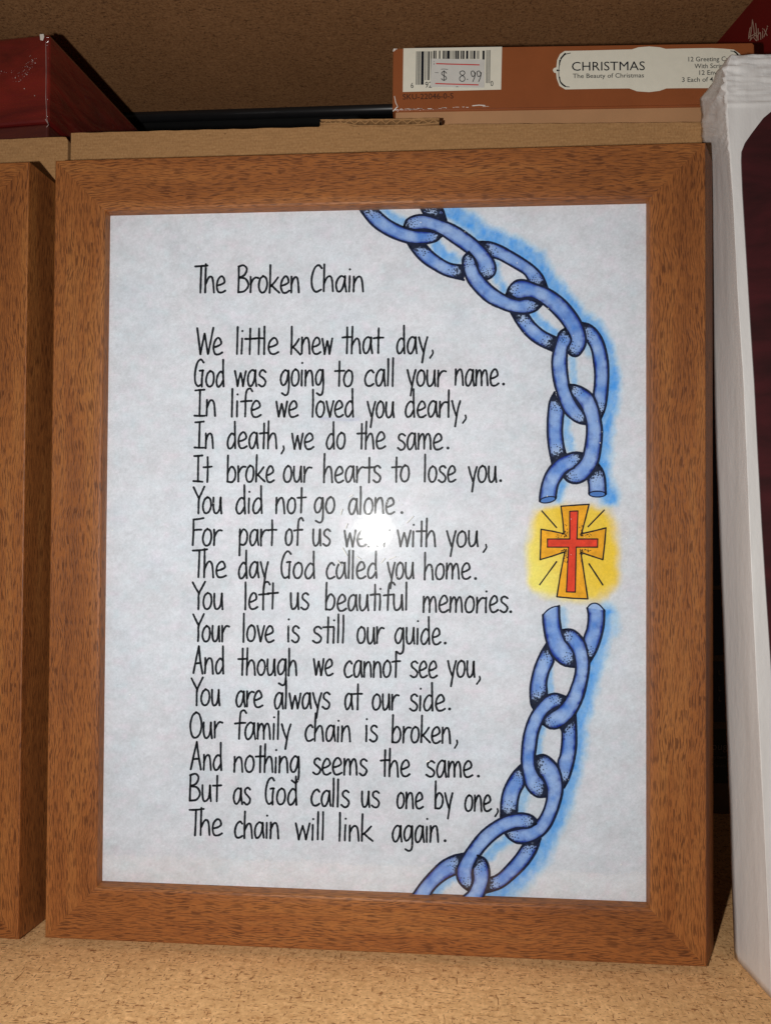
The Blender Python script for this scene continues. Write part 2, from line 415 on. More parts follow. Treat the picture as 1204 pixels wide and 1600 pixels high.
# ---- ribbons: pen strokes lying on the paper
def smooth_path(P, n=5):
    P = [np.array(p, float) for p in P]
    if len(P) < 3: return [P[0] + (P[-1]-P[0])*t for t in np.linspace(0, 1, 6)]
    E_ = [2*P[0]-P[1]] + P + [2*P[-1]-P[-2]]
    out = []
    for i in range(1, len(E_)-2):
        p0, p1, p2, p3 = E_[i-1:i+3]
        for k in range(n):
            t = k/n
            out.append(.5*((2*p1)+(-p0+p2)*t+(2*p0-5*p1+4*p2-p3)*t*t+(-p0+3*p1-3*p2+p3)*t**3))
    out.append(P[-1]); return out
class Strokes:
    def __init__(s): s.v = []; s.f = []
    def ribbon(s, pts, hw, rnd=None, taper=.0):
        pts = np.array(pts); n = len(pts)
        T = np.gradient(pts, axis=0); T /= (np.linalg.norm(T, axis=1)[:,None] + 1e-9)
        Nn = np.column_stack([-T[:,1], T[:,0]])
        w = np.full(n, hw)
        if rnd: w = w*(1+np.array([rnd.uniform(-.12,.12) for _ in range(n)]))
        b = len(s.v)
        for i in range(n):
            s.v.append(tuple(pts[i]+Nn[i]*w[i])); s.v.append(tuple(pts[i]-Nn[i]*w[i]))
        for i in range(n-1): s.f.append((b+2*i, b+2*i+1, b+2*i+3, b+2*i+2))
        for (i, sg) in ((0, -1), (n-1, 1)):
            c = len(s.v)
            for a in np.linspace(-math.pi/2, math.pi/2, 6)[1:-1]:
                s.v.append(tuple(pts[i] + T[i]*sg*math.cos(a)*w[i] + Nn[i]*math.sin(a)*w[i]))
            loop = [b+2*i+1] + [c+k for k in range(4)] + [b+2*i]
            s.f.append(tuple(loop if sg > 0 else loop[::-1]))
    def dot(s, p, r, n=7):
        b = len(s.v)
        for k in range(n):
            a = 2*math.pi*k/n; s.v.append((p[0]+r*math.cos(a), p[1]+r*math.sin(a)))
        s.f.append(tuple(b+k for k in range(n)))
    def poly(s, pts):
        b = len(s.v); s.v += [tuple(p) for p in pts]; s.f.append(tuple(range(b, b+len(pts))))
    def build(s, name, Y, mat, parent):
        V = at_many(s.v, Y); o = mesh(name, V, s.f, mat, parent)
        return o

G = {
'a':(.68,[[(.50,.90),(.32,1.0),(.12,.78),(.04,.38),(.12,.03),(.28,.03),(.43,.35),(.51,.85)],[(.52,.98),(.52,.5),(.58,.0)]]),
'b':(.66,[[(.07,1.70),(.05,.9),(.04,.02)],[(.05,.55),(.2,.9),(.36,.97),(.52,.7),(.5,.28),(.32,.02),(.04,.03)]]),
'c':(.60,[[(.50,.86),(.36,1.0),(.15,.8),(.04,.4),(.14,.05),(.32,.0),(.52,.12)]]),
'd':(.68,[[(.48,.85),(.32,.95),(.12,.7),(.04,.3),(.14,.0),(.32,.06),(.5,.4)],[(.50,1.72),(.50,.8),(.53,.0)]]),
'e':(.63,[[(.06,.42),(.3,.5),(.49,.66),(.43,.93),(.28,1.0),(.1,.75),(.04,.35),(.14,.03),(.34,.0),(.54,.12)]]),
'f':(.56,[[(.66,1.56),(.54,1.72),(.36,1.62),(.29,1.2),(.27,.5),(.25,.0)],[(.02,.92),(.3,.95),(.60,.97)]]),
'g':(.68,[[(.50,.90),(.32,1.0),(.12,.78),(.04,.42),(.12,.08),(.28,.08),(.43,.35),(.51,.85)],[(.53,.98),(.55,.2),(.51,-.42),(.34,-.60),(.12,-.48)]]),
'h':(.66,[[(.07,1.72),(.05,.9),(.03,.0)],[(.05,.5),(.22,.88),(.38,.95),(.48,.7),(.53,.0)]]),
'i':(.26,[[(.08,.95),(.07,.5),(.06,.0)],'dot',(.10,1.36)]),
'k':(.64,[[(.07,1.72),(.05,.9),(.03,.0)],[(.50,.95),(.28,.62),(.08,.40)],[(.14,.46),(.34,.24),(.57,.0)]]),
'l':(.25,[[(.08,1.72),(.07,.9),(.05,.0)]]),
'm':(.90,[[(.05,.96),(.05,.5),(.03,.0)],[(.05,.5),(.19,.88),(.31,.92),(.38,.6),(.38,.0)],[(.38,.5),(.53,.9),(.66,.92),(.73,.6),(.76,.0)]]),
'n':(.64,[[(.05,.98),(.05,.5),(.03,.0)],[(.04,.5),(.2,.88),(.36,.96),(.46,.7),(.51,.0)]]),
'o':(.66,[[(.32,1.0),(.13,.82),(.04,.4),(.13,.06),(.3,.0),(.46,.15),(.54,.5),(.48,.88),(.30,1.0)]]),
'p':(.64,[[(.06,.98),(.05,.2),(.03,-.62)],[(.05,.55),(.2,.9),(.36,.97),(.52,.7),(.48,.25),(.3,.02),(.06,.06)]]),
'r':(.50,[[(.05,.98),(.05,.5),(.04,.0)],[(.05,.5),(.2,.82),(.36,.95),(.52,.92)]]),
's':(.56,[[(.46,.88),(.3,1.0),(.12,.88),(.12,.65),(.32,.48),(.46,.28),(.38,.04),(.2,-.02),(.03,.1)]]),
't':(.48,[[(.27,1.58),(.26,.8),(.24,.0)],[(.0,.95),(.25,.97),(.54,.98)]]),
'u':(.66,[[(.05,.98),(.04,.4),(.12,.03),(.28,.03),(.42,.3),(.48,.95)],[(.49,.98),(.49,.5),(.53,.0)]]),
'v':(.50,[[(.03,.97),(.13,.5),(.23,.0)],[(.23,.0),(.34,.5),(.46,.97)]]),
'w':(.74,[[(.03,.98),(.10,.5),(.17,.0)],[(.17,.0),(.26,.45),(.35,.82)],[(.35,.82),(.43,.45),(.50,.0)],[(.50,.0),(.59,.5),(.67,.98)]]),
'y':(.56,[[(.03,.98),(.14,.5),(.28,.06)],[(.52,.98),(.38,.4),(.22,-.60)]]),
'T':(.56,[[(.0,1.62),(.35,1.65),(.74,1.70)],[(.35,1.64),(.33,.8),(.29,.0)]]),
'B':(.78,[[(.09,1.62),(.07,.8),(.05,.0)],[(.06,1.60),(.38,1.70),(.58,1.48),(.44,1.10),(.10,.92)],[(.10,.92),(.5,.84),(.68,.45),(.45,.08),(.05,.0)]]),
'C':(.70,[[(.62,1.5),(.45,1.70),(.24,1.5),(.07,.9),(.10,.3),(.3,.0),(.6,.14)]]),
'W':(.86,[[(.02,1.65),(.10,.8),(.18,.0)],[(.18,.0),(.30,.7),(.42,1.3)],[(.42,1.3),(.50,.7),(.60,.0)],[(.60,.0),(.74,.8),(.88,1.68)]]),
'G':(.72,[[(.60,1.52),(.44,1.70),(.22,1.5),(.06,.9),(.08,.3),(.24,.02),(.44,.12)],[(.36,1.0),(.48,1.02),(.58,1.02)],[(.55,1.02),(.50,.5),(.49,.0)]]),
'I':(.72,[[(.05,1.64),(.3,1.66),(.62,1.68)],[(.34,1.66),(.33,.8),(.31,.0)],[(.0,.03),(.3,.01),(.62,.0)]]),
'Y':(.60,[[(.02,1.66),(.2,1.3),(.40,.95)],[(.74,1.70),(.54,1.3),(.38,.92),(.36,.4),(.34,.0)]]),
'F':(.62,[[(.08,1.60),(.06,.8),(.03,.0)],[(.07,1.62),(.4,1.66),(.70,1.70)],[(.08,.94),(.3,.97),(.56,.98)]]),
'A':(.76,[[(.38,1.70),(.2,.9),(.02,.0)],[(.38,1.70),(.48,.8),(.62,.0)],[(.14,.60),(.3,.64),(.50,.64)]]),
'O':(.90,[[(.46,1.66),(.18,1.4),(.04,.8),(.16,.15),(.42,.0),(.70,.3),(.80,.9),(.66,1.5),(.42,1.66)]]),
}
WORDS = [("The",304,353,457),("Broken",371,468,457),("Chain",485.6,568,455.5),
("We",307,348,553),("little",369,436,553),("knew",453.7,520,553),("that",533.6,600,552),("day",618.6,668.6,551.5),(",",671,676.5,552),
("God",303.4,350.6,603.8),("was",366,416,603),("going",437.3,506,603),("to",522,551.7,603),("call",568.6,615,603),("your",635,697.7,603),("name",709.8,779.6,602),(".",783,789.5,602),
("In",302.6,337,650),("life",361,408.5,651),("we",430.5,466,651),("loved",487,552.5,651),("you",572.6,616,652),("dearly",632,719.7,651.5),(",",722,728,654),
("In",302.6,333.7,700),("death",354,433,700.6),(",",438.7,443.8,702),("we",455,491,701),("do",509,540,701),("the",556.8,602.8,701),("same",620,692,702),(".",696,703,702),
("It",301,332,753),("broke",354,429,753),("our",442,487.6,753),("hearts",504.5,595,753.7),("to",611,640,753),("lose",662,712.6,752.4),("you",731,776,753),(".",778.7,784.7,753),
("You",301,347,802),("did",368,410,802),("not",430,479,802),("go",490,523.4,802),("alone",543.8,617,803),(".",625,630,803),
("For",300,347.8,851.7),("part",372.6,433,852),("of",444.6,474.9,852),("us",488,516.7,852.5),("went",536.7,609,853.5),("with",620,680.7,854),("you",696.8,747,854),(",",754,760,856),
("The",299.8,354,902),("day",371.8,419.8,903),("God",438.7,491.8,903.7),("called",508.7,589,903.7),("you",604,646.9,904),("home",661.8,735.8,905),(".",740,745,906),
("You",299.8,349,951.7),("left",381.7,435,952),("us",453,482.8,952),("beautiful",508,636,953.7),("memories",660,793.7,957),(".",795,800,958),
("Your",300.6,359,1002),("love",378.8,428.8,1002.5),("is",448.9,467.8,1003),("still",487.6,537.6,1004),("our",556.8,600.5,1005),("guide",616,689,1006),(".",692.6,697.7,1007),
("And",301,350,1052),("though",371,464,1054.5),("we",489,521,1055),("cannot",536.7,626,1057.5),("see",639.8,683.6,1058),("you",698.5,742,1058),(",",744,750,1062),
("You",297.8,344,1102),("are",368,410.8,1104.5),("always",427.7,515.8,1106.7),("at",537.6,566.6,1108),("our",580.5,624,1109),("side",639,695.7,1110),(".",699,705,1110),
("Our",296,348.6,1152.5),("family",366,455,1154.8),("chain",475.7,548,1158),("is",570.6,589.8,1158.7),("broken",611.6,704,1160),(",",709.5,714.6,1162),
("And",297,347,1202.8),("nothing",364.7,468,1206.5),("seems",488,573.7,1210),("the",593,641,1213),("same",664.6,738.6,1214),(".",744,750,1215),
("But",295.5,347,1252),("as",364,392,1256),("God",414,464,1256.5),("calls",485,546,1259.6),("us",564,593,1261.7),("one",619,661.8,1263),("by",678.5,708,1264),("one",725,768,1267),(",",772.5,778,1269),
("The",294.7,347.8,1305),("chain",365.6,436,1309.5),("will",460.7,506,1312),("link",529,583,1314),("again",612,685.5,1315),(".",692,698,1316)]
rnd = random.Random(3)
pen = Strokes(); XH = 25.0
for (wd, xa, xb, yb) in WORDS:
    if wd == '.': pen.dot(((xa+xb)/2, yb-2.0), 2.5, 9); continue
    if wd == ',': pen.ribbon(smooth_path([(xb-1.2, yb-5), (xb-.6, yb), (xa+.6, yb+7)]), 1.5, rnd); continue
    adv = 0; placed = []
    for i, ch in enumerate(wd):
        a, st = G[ch]; k = rnd.uniform(.94, 1.07); placed.append((adv, k, st)); adv += a*k
    pts_all = [adv0 + p[0]*k for (adv0, k, st) in placed for s_ in st if isinstance(s_, list) for p in s_]
    lo, hi = min(pts_all), max(pts_all); sx = (xb-xa-2.4)/(hi-lo)
    tilt = 0.012 if yb > 1000 else -.004
    for (adv0, k, st) in placed:
        dy = rnd.uniform(-.6, .6); sy = XH*rnd.uniform(.965, 1.03)
        j = 0
        while j < len(st):
            if st[j] == 'dot':
                p = st[j+1]; x = xa+1.2+(adv0+p[0]*k-lo)*sx; pen.dot((x, yb+dy+tilt*(x-xa)-p[1]*sy+rnd.uniform(-2,1)), 1.9, 8); j += 2; continue
            P = []
            for p in st[j]:
                x = xa+1.2+(adv0+p[0]*k-lo)*sx + rnd.uniform(-.25,.25)
                P.append((x, yb+dy+tilt*(x-xa)-p[1]*sy + rnd.uniform(-.3,.3)))
            pen.ribbon(smooth_path(P), 1.72, rnd); j += 1
pen.build('handwriting', YP-.00006, INK, paper)

# ------------------------------------------------------------------ the drawn chain
def Z(ox, oy, s, pts): return [(ox+x/s, oy+y/s) for x, y in pts]
Z1 = lambda p: Z(540,300,5.017,p); Z2 = lambda p: Z(720,360,5.017,p); Z3 = lambda p: Z(780,500,5.473,p)
Z4 = lambda p: Z(780,620,5.473,p); Z5 = lambda p: Z(780,770,5.473,p); Z6 = lambda p: Z(780,930,5.473,p)
Z7 = lambda p: Z(740,1080,5.017,p); Z8 = lambda p: Z(620,1220,4.3,p)
def resample(P, n, sm=True):
    P = np.array(smooth_path(P, 8) if sm and len(P) > 2 else P)
    d = np.r_[0, np.cumsum(np.linalg.norm(np.diff(P, axis=0), axis=1))]
    t = np.linspace(0, d[-1], n)
    return np.column_stack([np.interp(t, d, P[:,0]), np.interp(t, d, P[:,1])])
# each link: list of bars; a bar = (outer side, inner side, shaded start, shaded end, cap at start, cap at end)
LINKS = [
 # order = painter's order
 ('A', [(Z1([(742,100),(765,150),(788,222)]), Z1([(572,100),(600,150),(625,200)]), 1, 1, 0, 0)]),
 ('B', [(Z1([(482,398),(530,470),(600,545),(690,605),(790,655),(925,688)]), Z1([(620,405),(680,470),(760,530),(830,563),(925,575)]), 1, 1, 0, 0)]),
 ('A', [(Z1([(90,110),(200,250),(330,340),(480,395),(600,405),(700,385),(752,345)]), Z1([(220,110),(330,210),(440,270),(530,298),(620,305),(700,315),(752,345)]), 1, 1, 0, 0)]),
 ('C', [(Z2([(140,88),(220,90),(310,120),(410,175),(500,230),(580,290),(640,360),(682,465)]), Z2([(200,200),(290,222),(380,270),(450,310),(495,340),(520,375),(535,410),(560,440)]), 1, 1, 0, 0)]),
 ('D', [(Z2([(388,640),(440,730),(510,820),(600,890),(725,948)]), Z2([(515,640),(570,720),(650,790),(755,842)]), 1, 1, 0, 0)]),
 ('C', [(Z2([(55,168),(15,220),(20,300),(50,390),(110,470),(200,555),(300,605),(400,640),(500,650),(580,630),(635,580)]), Z2([(75,172),(105,230),(120,270),(150,330),(200,395),(270,460),(360,515),(450,543),(510,535),(570,550),(635,580)]), 1, 1, 0, 0)]),
 ('B', [(Z1([(455,268),(480,215),(540,185),(620,180),(740,215),(860,265),(960,330),(1060,410),(1130,490),(1170,570),(1165,640),(1110,682),(1085,670)]),
         Z1([(455,268),(490,285),(540,295),(640,292),(740,330),(830,390),(930,460),(1000,510),(1030,560),(1035,600),(1050,640),(1070,665),(1085,670)]), 1, 1, 0, 0)]),
 ('C', [(Z2([(60,168),(15,220),(20,300),(50,390),(85,440)]), Z2([(62,168),(100,215),(120,270),(145,325),(185,378)]), 1, 0, 0, 0)]),
 ('E', [(Z3([(695,20),(770,40),(830,90),(880,170),(915,290),(930,420),(925,580),(905,740),(868,838)]), Z3([(705,120),(750,180),(790,260),(805,360),(815,450),(812,560),(805,640),(830,720),(858,830)]), 1, 1, 0, 0)]),
 ('F', [(Z4([(470,-40),(430,40),(415,150),(410,280),(420,420),(450,575)]), Z4([(500,20),(545,110),(540,200),(535,300),(548,420),(570,500)]), 1, 1, 0, 0)]),
 ('D', [(Z2([(355,498),(380,440),(430,395),(500,390),(600,425),(680,455),(780,520),(860,600),(930,700),(970,800),(975,890),(930,970),(880,985),(828,950)]),
         Z2([(355,498),(400,515),(450,535),(540,525),(620,560),(700,625),(780,710),(825,780),(850,840),(852,870),(845,900),(835,925),(830,938),(828,950)]), 1, 1, 0, 0)]),
 ('E', [(Z3([(560,72),(510,110),(480,200),(455,300),(450,400),(465,520),(500,650),(545,770),(610,840),(680,880),(755,892)]), Z3([(565,72),(600,130),(612,180),(582,240),(575,300),(575,400),(590,530),(620,640),(670,730),(720,800),(755,892)]), 1, 1, 0, 0)]),
 ('G', [(Z4([(840,570),(880,630),(900,700),(908,832)]), Z4([(790,660),(757,700),(765,760),(765,832)]), 1, 0, 0, 1)]),
 ('F', [(Z4([(590,-107),(660,-97),(730,-67),(800,-7),(840,83),(862,190),(875,300),(865,430),(840,560),(790,650),(740,705),(660,740),(590,725),(543,680)]),
         Z4([(592,-95),(615,-30),(650,20),(700,93),(735,183),(745,240),(745,320),(732,420),(710,515),(675,565),(640,598),(600,625),(570,650),(543,680)]), 1, 1, 0, 0)]),
 ('G', [(Z4([(722,485),(650,475),(580,492),(500,530),(440,590),(390,670),(360,760),(345,850),(345,893)]), Z4([(715,520),(690,570),(650,600),(600,625),(560,655),(530,700),(500,750),(485,820),(480,868)]), 1, 0, 0, 1)]),
 ('F', [(Z4([(800,-7),(840,83),(862,190),(875,300),(865,430),(840,560),(790,650),(740,705)]), Z4([(705,100),(735,183),(745,240),(745,320),(732,420),(712,510),(675,565),(640,598)]), 0, 0, 0, 0)]),
 ('H', [(Z6([(895,130),(890,250),(865,370),(825,480),(770,575)]), Z6([(750,110),(760,180),(750,280),(722,370),(735,460),(760,565)]), 0, 1, 2, 0)]),
 ('I', [(Z6([(410,402),(350,500),(300,620),(270,740),(262,830),(270,930),(290,975)]), Z6([(430,490),(462,560),(420,660),(400,750),(402,800),(405,850),(400,870)]), 1, 1, 0, 0)]),
 ('I', [(Z6([(520,300),(600,293),(660,320),(720,390),(750,480),(765,590),(750,720),(715,870),(650,1010),(590,1080),(520,1130),(440,1142),(362,1100)]),
         Z6([(530,330),(560,395),(600,430),(630,490),(648,570),(650,640),(635,720),(600,820),(555,900),(500,965),(440,1005),(395,1040),(362,1100)]), 1, 1, 0, 0)]),
 ('H', [(Z6([(370,170),(375,250),(395,370),(430,480),(480,550),(550,600),(650,618)]), Z6([(508,92),(512,200),(530,310),(560,390),(600,435),(632,480),(650,560)]), 0, 1, 3, 0)]),
 ('I', [(Z6([(660,320),(720,390),(750,480),(765,590),(750,720),(715,870)]), Z6([(590,425),(625,480),(645,550),(652,640),(635,720),(600,820)]), 0, 0, 0, 0)]),
 ('J', [(Z7([(795,180),(800,300),(800,430),(780,560),(745,680),(705,758)]), Z7([(675,285),(690,320),(690,400),(678,500),(660,570),(690,745)]), 1, 1, 0, 0)]),
 ('K', [(Z7([(375,572),(300,650),(240,760),(215,860),(210,992)]), Z7([(385,640),(392,730),(358,800),(340,880),(335,975)]), 1, 1, 0, 0)]),
 ('K', [(Z7([(475,515),(540,500),(600,530),(660,600),(690,700),(690,800),(660,920),(605,1050),(540,1130),(440,1185),(340,1192),(270,1150),(238,1108)]),
         Z7([(480,600),(515,650),(550,700),(570,770),(572,840),(552,920),(510,1000),(470,1035),(420,1065),(360,1080),(310,1090),(265,1100),(238,1108)]), 1, 1, 0, 0)]),
 ('J', [(Z7([(720,45),(640,20),(570,40),(490,120),(430,220),(390,350),(375,480),(375,580),(400,720),(440,790),(500,830),(575,828)]), Z7([(712,70),(680,110),(620,140),(570,180),(528,260),(500,340),(485,440),(476,520),(482,600),(510,660),(545,700),(570,760)]), 1, 1, 0, 0)]),
 ('K', [(Z7([(600,530),(660,600),(690,700),(690,800),(660,920)]), Z7([(545,690),(562,730),(573,780),(570,850),(552,920)]), 0, 0, 0, 0)]),
 ('L', [(Z8([(962,390),(930,480),(870,570),(790,650),(700,720),(585,757)]), Z8([(860,410),(800,500),(735,575),(690,620),(650,645),(600,660)]), 1, 1, 0, 0)]),
 ('M', [(Z8([(460,488),(380,505),(300,545),(230,610),(160,690),(92,785)]), Z8([(420,620),(350,650),(290,690),(245,735),(220,775),(205,800)]), 1, 0, 0, 0)]),
 ('K', [(Z7([(605,1050),(540,1130),(440,1185),(340,1192),(270,1150),(238,1108)]), Z7([(510,1000),(470,1035),(420,1065),(360,1080),(300,1092),(238,1108)]), 0, 1, 0, 0)]),
 ('L', [(Z8([(942,272),(900,235),(830,220),(740,235),(650,280),(560,350),(480,450),(430,530),(400,600),(410,670),(450,720),(485,742)]), Z8([(935,290),(880,318),(800,320),(720,350),(650,400),(590,460),(545,520),(515,570),(503,620),(506,660),(500,710),(485,742)]), 1, 1, 0, 0)]),
 ('M', [(Z8([(540,503),(590,530),(615,590),(617,660),(595,740),(565,808)]), Z8([(530,540),(510,600),(512,670),(485,740),(455,770),(420,805)]), 1, 0, 0, 0)]),
]
NA = 17
def link_noise(P): return fbm(P[:,0]/7, P[:,1]/7, 3)
light_b = lin(160,186,230); mid_b = lin(92,140,216); deep_b = lin(4,44,150)
chain = {}
rnd2 = random.Random(11)
for order, (key, bars) in enumerate(LINKS):
    ent = chain.setdefault(key, dict(V=[], F=[], C=[], Y=[], ink=[], inkY=[], inkF=[]))
    Y = YP - .00006 - .000036*order
    for (A, B, sh0, sh1, cap0, cap1) in bars:
        n = 120
        a = resample(A, n); b = resample(B, n)
        ln = np.linalg.norm(np.diff((a+b)/2, axis=0), axis=1).sum()
        s = np.linspace(0, 1, NA)
        P = (a[:,None,:]*(1-s)[None,:,None] + b[:,None,:]*s[None,:,None]).reshape(-1,2)
        e = np.tile(np.abs(s-.5)*2, n); t = np.repeat(np.linspace(0,1,n), NA)
        side = np.tile(s, n)
        nz_ = link_noise(P); nz2 = fbm(P[:,0]/16+40, P[:,1]/16, 2)
        k = np.clip((e-.52)/.40, 0, 1)*(.75+1.1*(nz2-.4)) + np.clip(nz_-.50, 0, 1)*1.3*np.clip(e+.3,0,1)
        k = np.clip(k + .25*(side < .5)*np.clip(.5-side,0,1), 0, 1)
        base_c = light_b[None,:]*(1-np.clip(nz2*1.5-.35,0,1)[:,None]) + mid_b[None,:]*np.clip(nz2*1.5-.35,0,1)[:,None]
        Cc = base_c*(1-k[:,None]) + deep_b[None,:]*k[:,None]
        # pale paper-like tint where the pen stippling sits
        endf = np.zeros(len(P))
        if sh0: endf = np.maximum(endf, np.clip(1 - t*ln/20, 0, 1))
        if sh1: endf = np.maximum(endf, np.clip(1 - (1-t)*ln/20, 0, 1))
        endf = (endf*.65*(1-.6*e))[:,None]
        Cc = Cc*(1-endf) + lin(205,212,228)[None,:]*endf
        tip = np.zeros(len(P))
        if sh0: tip = np.maximum(tip, np.clip(1-t*ln/9.0, 0, 1))
        if sh1: tip = np.maximum(tip, np.clip(1-(1-t)*ln/9.0, 0, 1))
        # hatching of short pen marks, closer together towards the hidden ends and the outlines
        dens = np.zeros(len(P))
        if sh0: dens = np.maximum(dens, np.clip(1-t*ln/21, 0, 1))
        if sh1: dens = np.maximum(dens, np.clip(1-(1-t)*ln/21, 0, 1))
        hn = .6*vnoise(P[:,0]/2.1+order*7, P[:,1]/2.1) + .4*vnoise(P[:,0]/1.3+50, P[:,1]/1.3+order*5)
        hk = np.clip((dens*(.84+.5*e) - hn*.86 - .02)*9, 0, 1)*(dens > 0)
        Cc = Cc*(1-hk[:,None]*.95) + lin(8,14,34)[None,:]*hk[:,None]*.95
        Cc = Cc*(1-tip[:,None]*.8) + lin(8,16,44)[None,:]*tip[:,None]*.8
        vb = len(ent['V']); ent['V'] += P.tolist(); ent['C'] += Cc.tolist(); ent['Y'] += [Y]*len(P)
        for i in range(n-1):
            for j in range(NA-1):
                q = vb+i*NA+j; ent['F'].append((q, q+1, q+NA+1, q+NA))
        st = Strokes()
        st.ribbon(a, 1.75, rnd2); st.ribbon(b, 1.65, rnd2)
        if cap1 == 1 or cap0 == 1:     # cut end drawn as an ellipse
            c = (a[-1]+b[-1])/2; r = np.linalg.norm(a[-1]-b[-1])/2; th = math.atan2(*(a[-1]-b[-1])[::-1])
            el = [(c[0]+r*math.cos(q)*math.cos(th)-4.6*math.sin(q)*math.sin(th), c[1]+r*math.cos(q)*math.sin(th)+4.6*math.sin(q)*math.cos(th)) for q in np.linspace(0, 2*math.pi, 25)]
            vb = len(ent['V']); ent['V'] += [tuple(c)] + el[:-1]; ent['C'] += [tuple(mid_b*.8)]*25; ent['Y'] += [Y-.000010]*25
            for q in range(24): ent['F'].append((vb, vb+1+q, vb+1+(q+1) % 24))
            st.ribbon(el, 1.0, rnd2)
        if cap0 in (2, 3):             # broken top drawn as a bent line
            c = Z6([(750,110),(775,80),(815,68),(855,85),(895,130)]) if cap0 == 2 else Z6([(370,170),(400,138),(430,115),(465,100),(508,92)])
            c = resample(c, 12)
            vb = len(ent['V']); ent['V'] += c.tolist(); ent['C'] += [tuple(light_b)]*12; ent['Y'] += [Y-.000006]*12
            ent['F'].append(tuple(vb+q for q in range(12)))
            st.ribbon(c, 1.1, rnd2)
        # stippling
        for flag, fromstart in ((sh0, 1), (sh1, 0)):
            if not flag: continue
            pts = []; tries = 0
            while len(pts) < 40 and tries < 900:
                tries += 1
                u = rnd2.random(); along = 25*u**1.7; tt = along/ln
                if tt > .5: continue
                if not fromstart: tt = 1-tt
                ss = rnd2.random()
                if rnd2.random() < .35: ss = rnd2.choice([rnd2.random()*.16, 1-rnd2.random()*.16])
                fi = tt*(n-1); i0 = min(int(fi), n-2); fr = fi-i0
                pa = a[i0]*(1-fr)+a[i0+1]*fr; pb = b[i0]*(1-fr)+b[i0+1]*fr
                p = pa*(1-ss)+pb*ss
                if any((p[0]-q[0])**2+(p[1]-q[1])**2 < (2.25+along*.05)**2 for q in pts): continue
                pts.append(p)
                r = rnd2.uniform(1.0, 1.6)*(1.2-.5*u); ang = rnd2.uniform(0, math.pi)
                if rnd2.random() < .35:
                    d = np.array([math.cos(ang), math.sin(ang)])*r*.9; b0 = len(st.v); st.v += [tuple(p-d*1.3), tuple(p+np.array([-d[1], d[0]])*.8), tuple(p+d*1.3), tuple(p-np.array([-d[1], d[0]])*.8)]; st.f.append((b0, b0+1, b0+2, b0+3))
                else: st.dot(p, r, 7)
        ib = len(ent['ink']); ent['ink'] += st.v; ent['inkY'] += [Y-.000020]*len(st.v); ent['inkF'] += [tuple(ib+q for q in fc) for fc in st.f]
for key, e_ in chain.items():
    # clip to the visible paper so nothing reaches past the sheet
    Vf = at_many(e_['V'], np.array(e_['Y'])); Vi = at_many(e_['ink'], np.array(e_['inkY']))
    for V_ in (Vf, Vi):
        V_[:,2] = np.clip(V_[:,2], .0175, H-.0175)
    allV = np.vstack([Vf, Vi]); nf = len(Vf)
    faces = e_['F'] + [tuple(nf+q for q in fc) for fc in e_['inkF']]
    mid = [0]*len(e_['F']) + [1]*len(e_['inkF'])
    cols = np.vstack([np.array(e_['C']), np.tile([.01,.02,.06], (len(Vi),1))])
    mesh('drawn_chain_link', allV, faces, None, paper, colors=np.clip(cols, .005, .9), mats=[PAINT, NAVY_INK], midx=mid)

# ---- the drawn cross
cr = Strokes()
out = Z5([(525,115),(645,106),(765,98),(735,220),(700,350),(800,328),(910,300),(898,440),(883,572),(790,542),(695,510),(725,710),(755,908),(620,902),(490,890),(520,700),(558,505),(450,542),(347,572),(352,440),(355,312),(450,328),(550,350),(540,230)])
inn = Z5([(600,158),(670,155),(662,395),(840,395),(838,465),(655,465),(648,850),(572,848),(590,465),(410,465),(410,395),(600,395)])
def fillpoly(name, polys, colr, Y):
    """star-shaped patches filled with rings so the paint can vary inside them"""
    P = []; F = []
    for pts in polys:
        pts = np.array([p for i in range(len(pts)) for p in (np.array(pts[i])*(1-t)+np.array(pts[(i+1) % len(pts)])*t for t in (0,.25,.5,.75))])
        c = pts.mean(0); n = len(pts); b0 = len(P); P.append(tuple(c)); R = 7
        for r in range(1, R+1): P += [tuple(c+(p-c)*r/R) for p in pts]
        for i in range(n):
            F.append((b0, b0+1+i, b0+1+(i+1) % n))
            for r in range(R-1):
                q = b0+1+r*n; F.append((q+i, q+n+i, q+n+(i+1) % n, q+(i+1) % n))
    q = np.array(P); nn = fbm(q[:,0]/8, q[:,1]/8, 3)
    return mesh(name, at_many(P, Y), F, PAINT, paper, colors=np.array(colr)[None,:]*(1+.5*(nn-.5))[:,None])
o_ = out
fillpoly('cross_border', [[o_[k] for k in (0,1,2,3,4,22,23)], [o_[k] for k in (4,5,6,7,8,9,10)], [o_[k] for k in (10,11,12,13,14,15,16)],
         [o_[k] for k in (16,17,18,19,20,21,22)], [o_[k] for k in (4,10,16,22)]], lin(240,172,44), YP-.00005)
fillpoly('red_cross', [[inn[k] for k in (0,1,2,5,6,7,8,11)], [inn[k] for k in (2,3,4,5)], [inn[k] for k in (11,8,9,10)]], lin(226,70,48), YP-.00010)
def closed(P, hw): cr.ribbon(np.array([p for i in range(len(P)) for p in [np.array(P[i])+(np.array(P[(i+1)%len(P)])-np.array(P[i]))*t for t in (0,.33,.66)]] + [P[0]]), hw, rnd2)
for loop, hw in ((out, 1.15), (inn, 1.0)):
    L_ = loop + [loop[0]]
    for p, q in zip(L_[:-1], L_[1:]):
        cr.ribbon([np.array(p)+(np.array(q)-np.array(p))*t for t in np.linspace(0,1,5)], hw, rnd2)
for p, q in ([(362,155),(487,297)], [(895,148),(757,290)], [(487,590),(343,787)], [(765,608),(882,787)]):
    p, q = Z5([p, q]); cr.ribbon([np.array(p)+(np.array(q)-np.array(p))*t for t in np.linspace(0,1,5)], 1.15, rnd2)
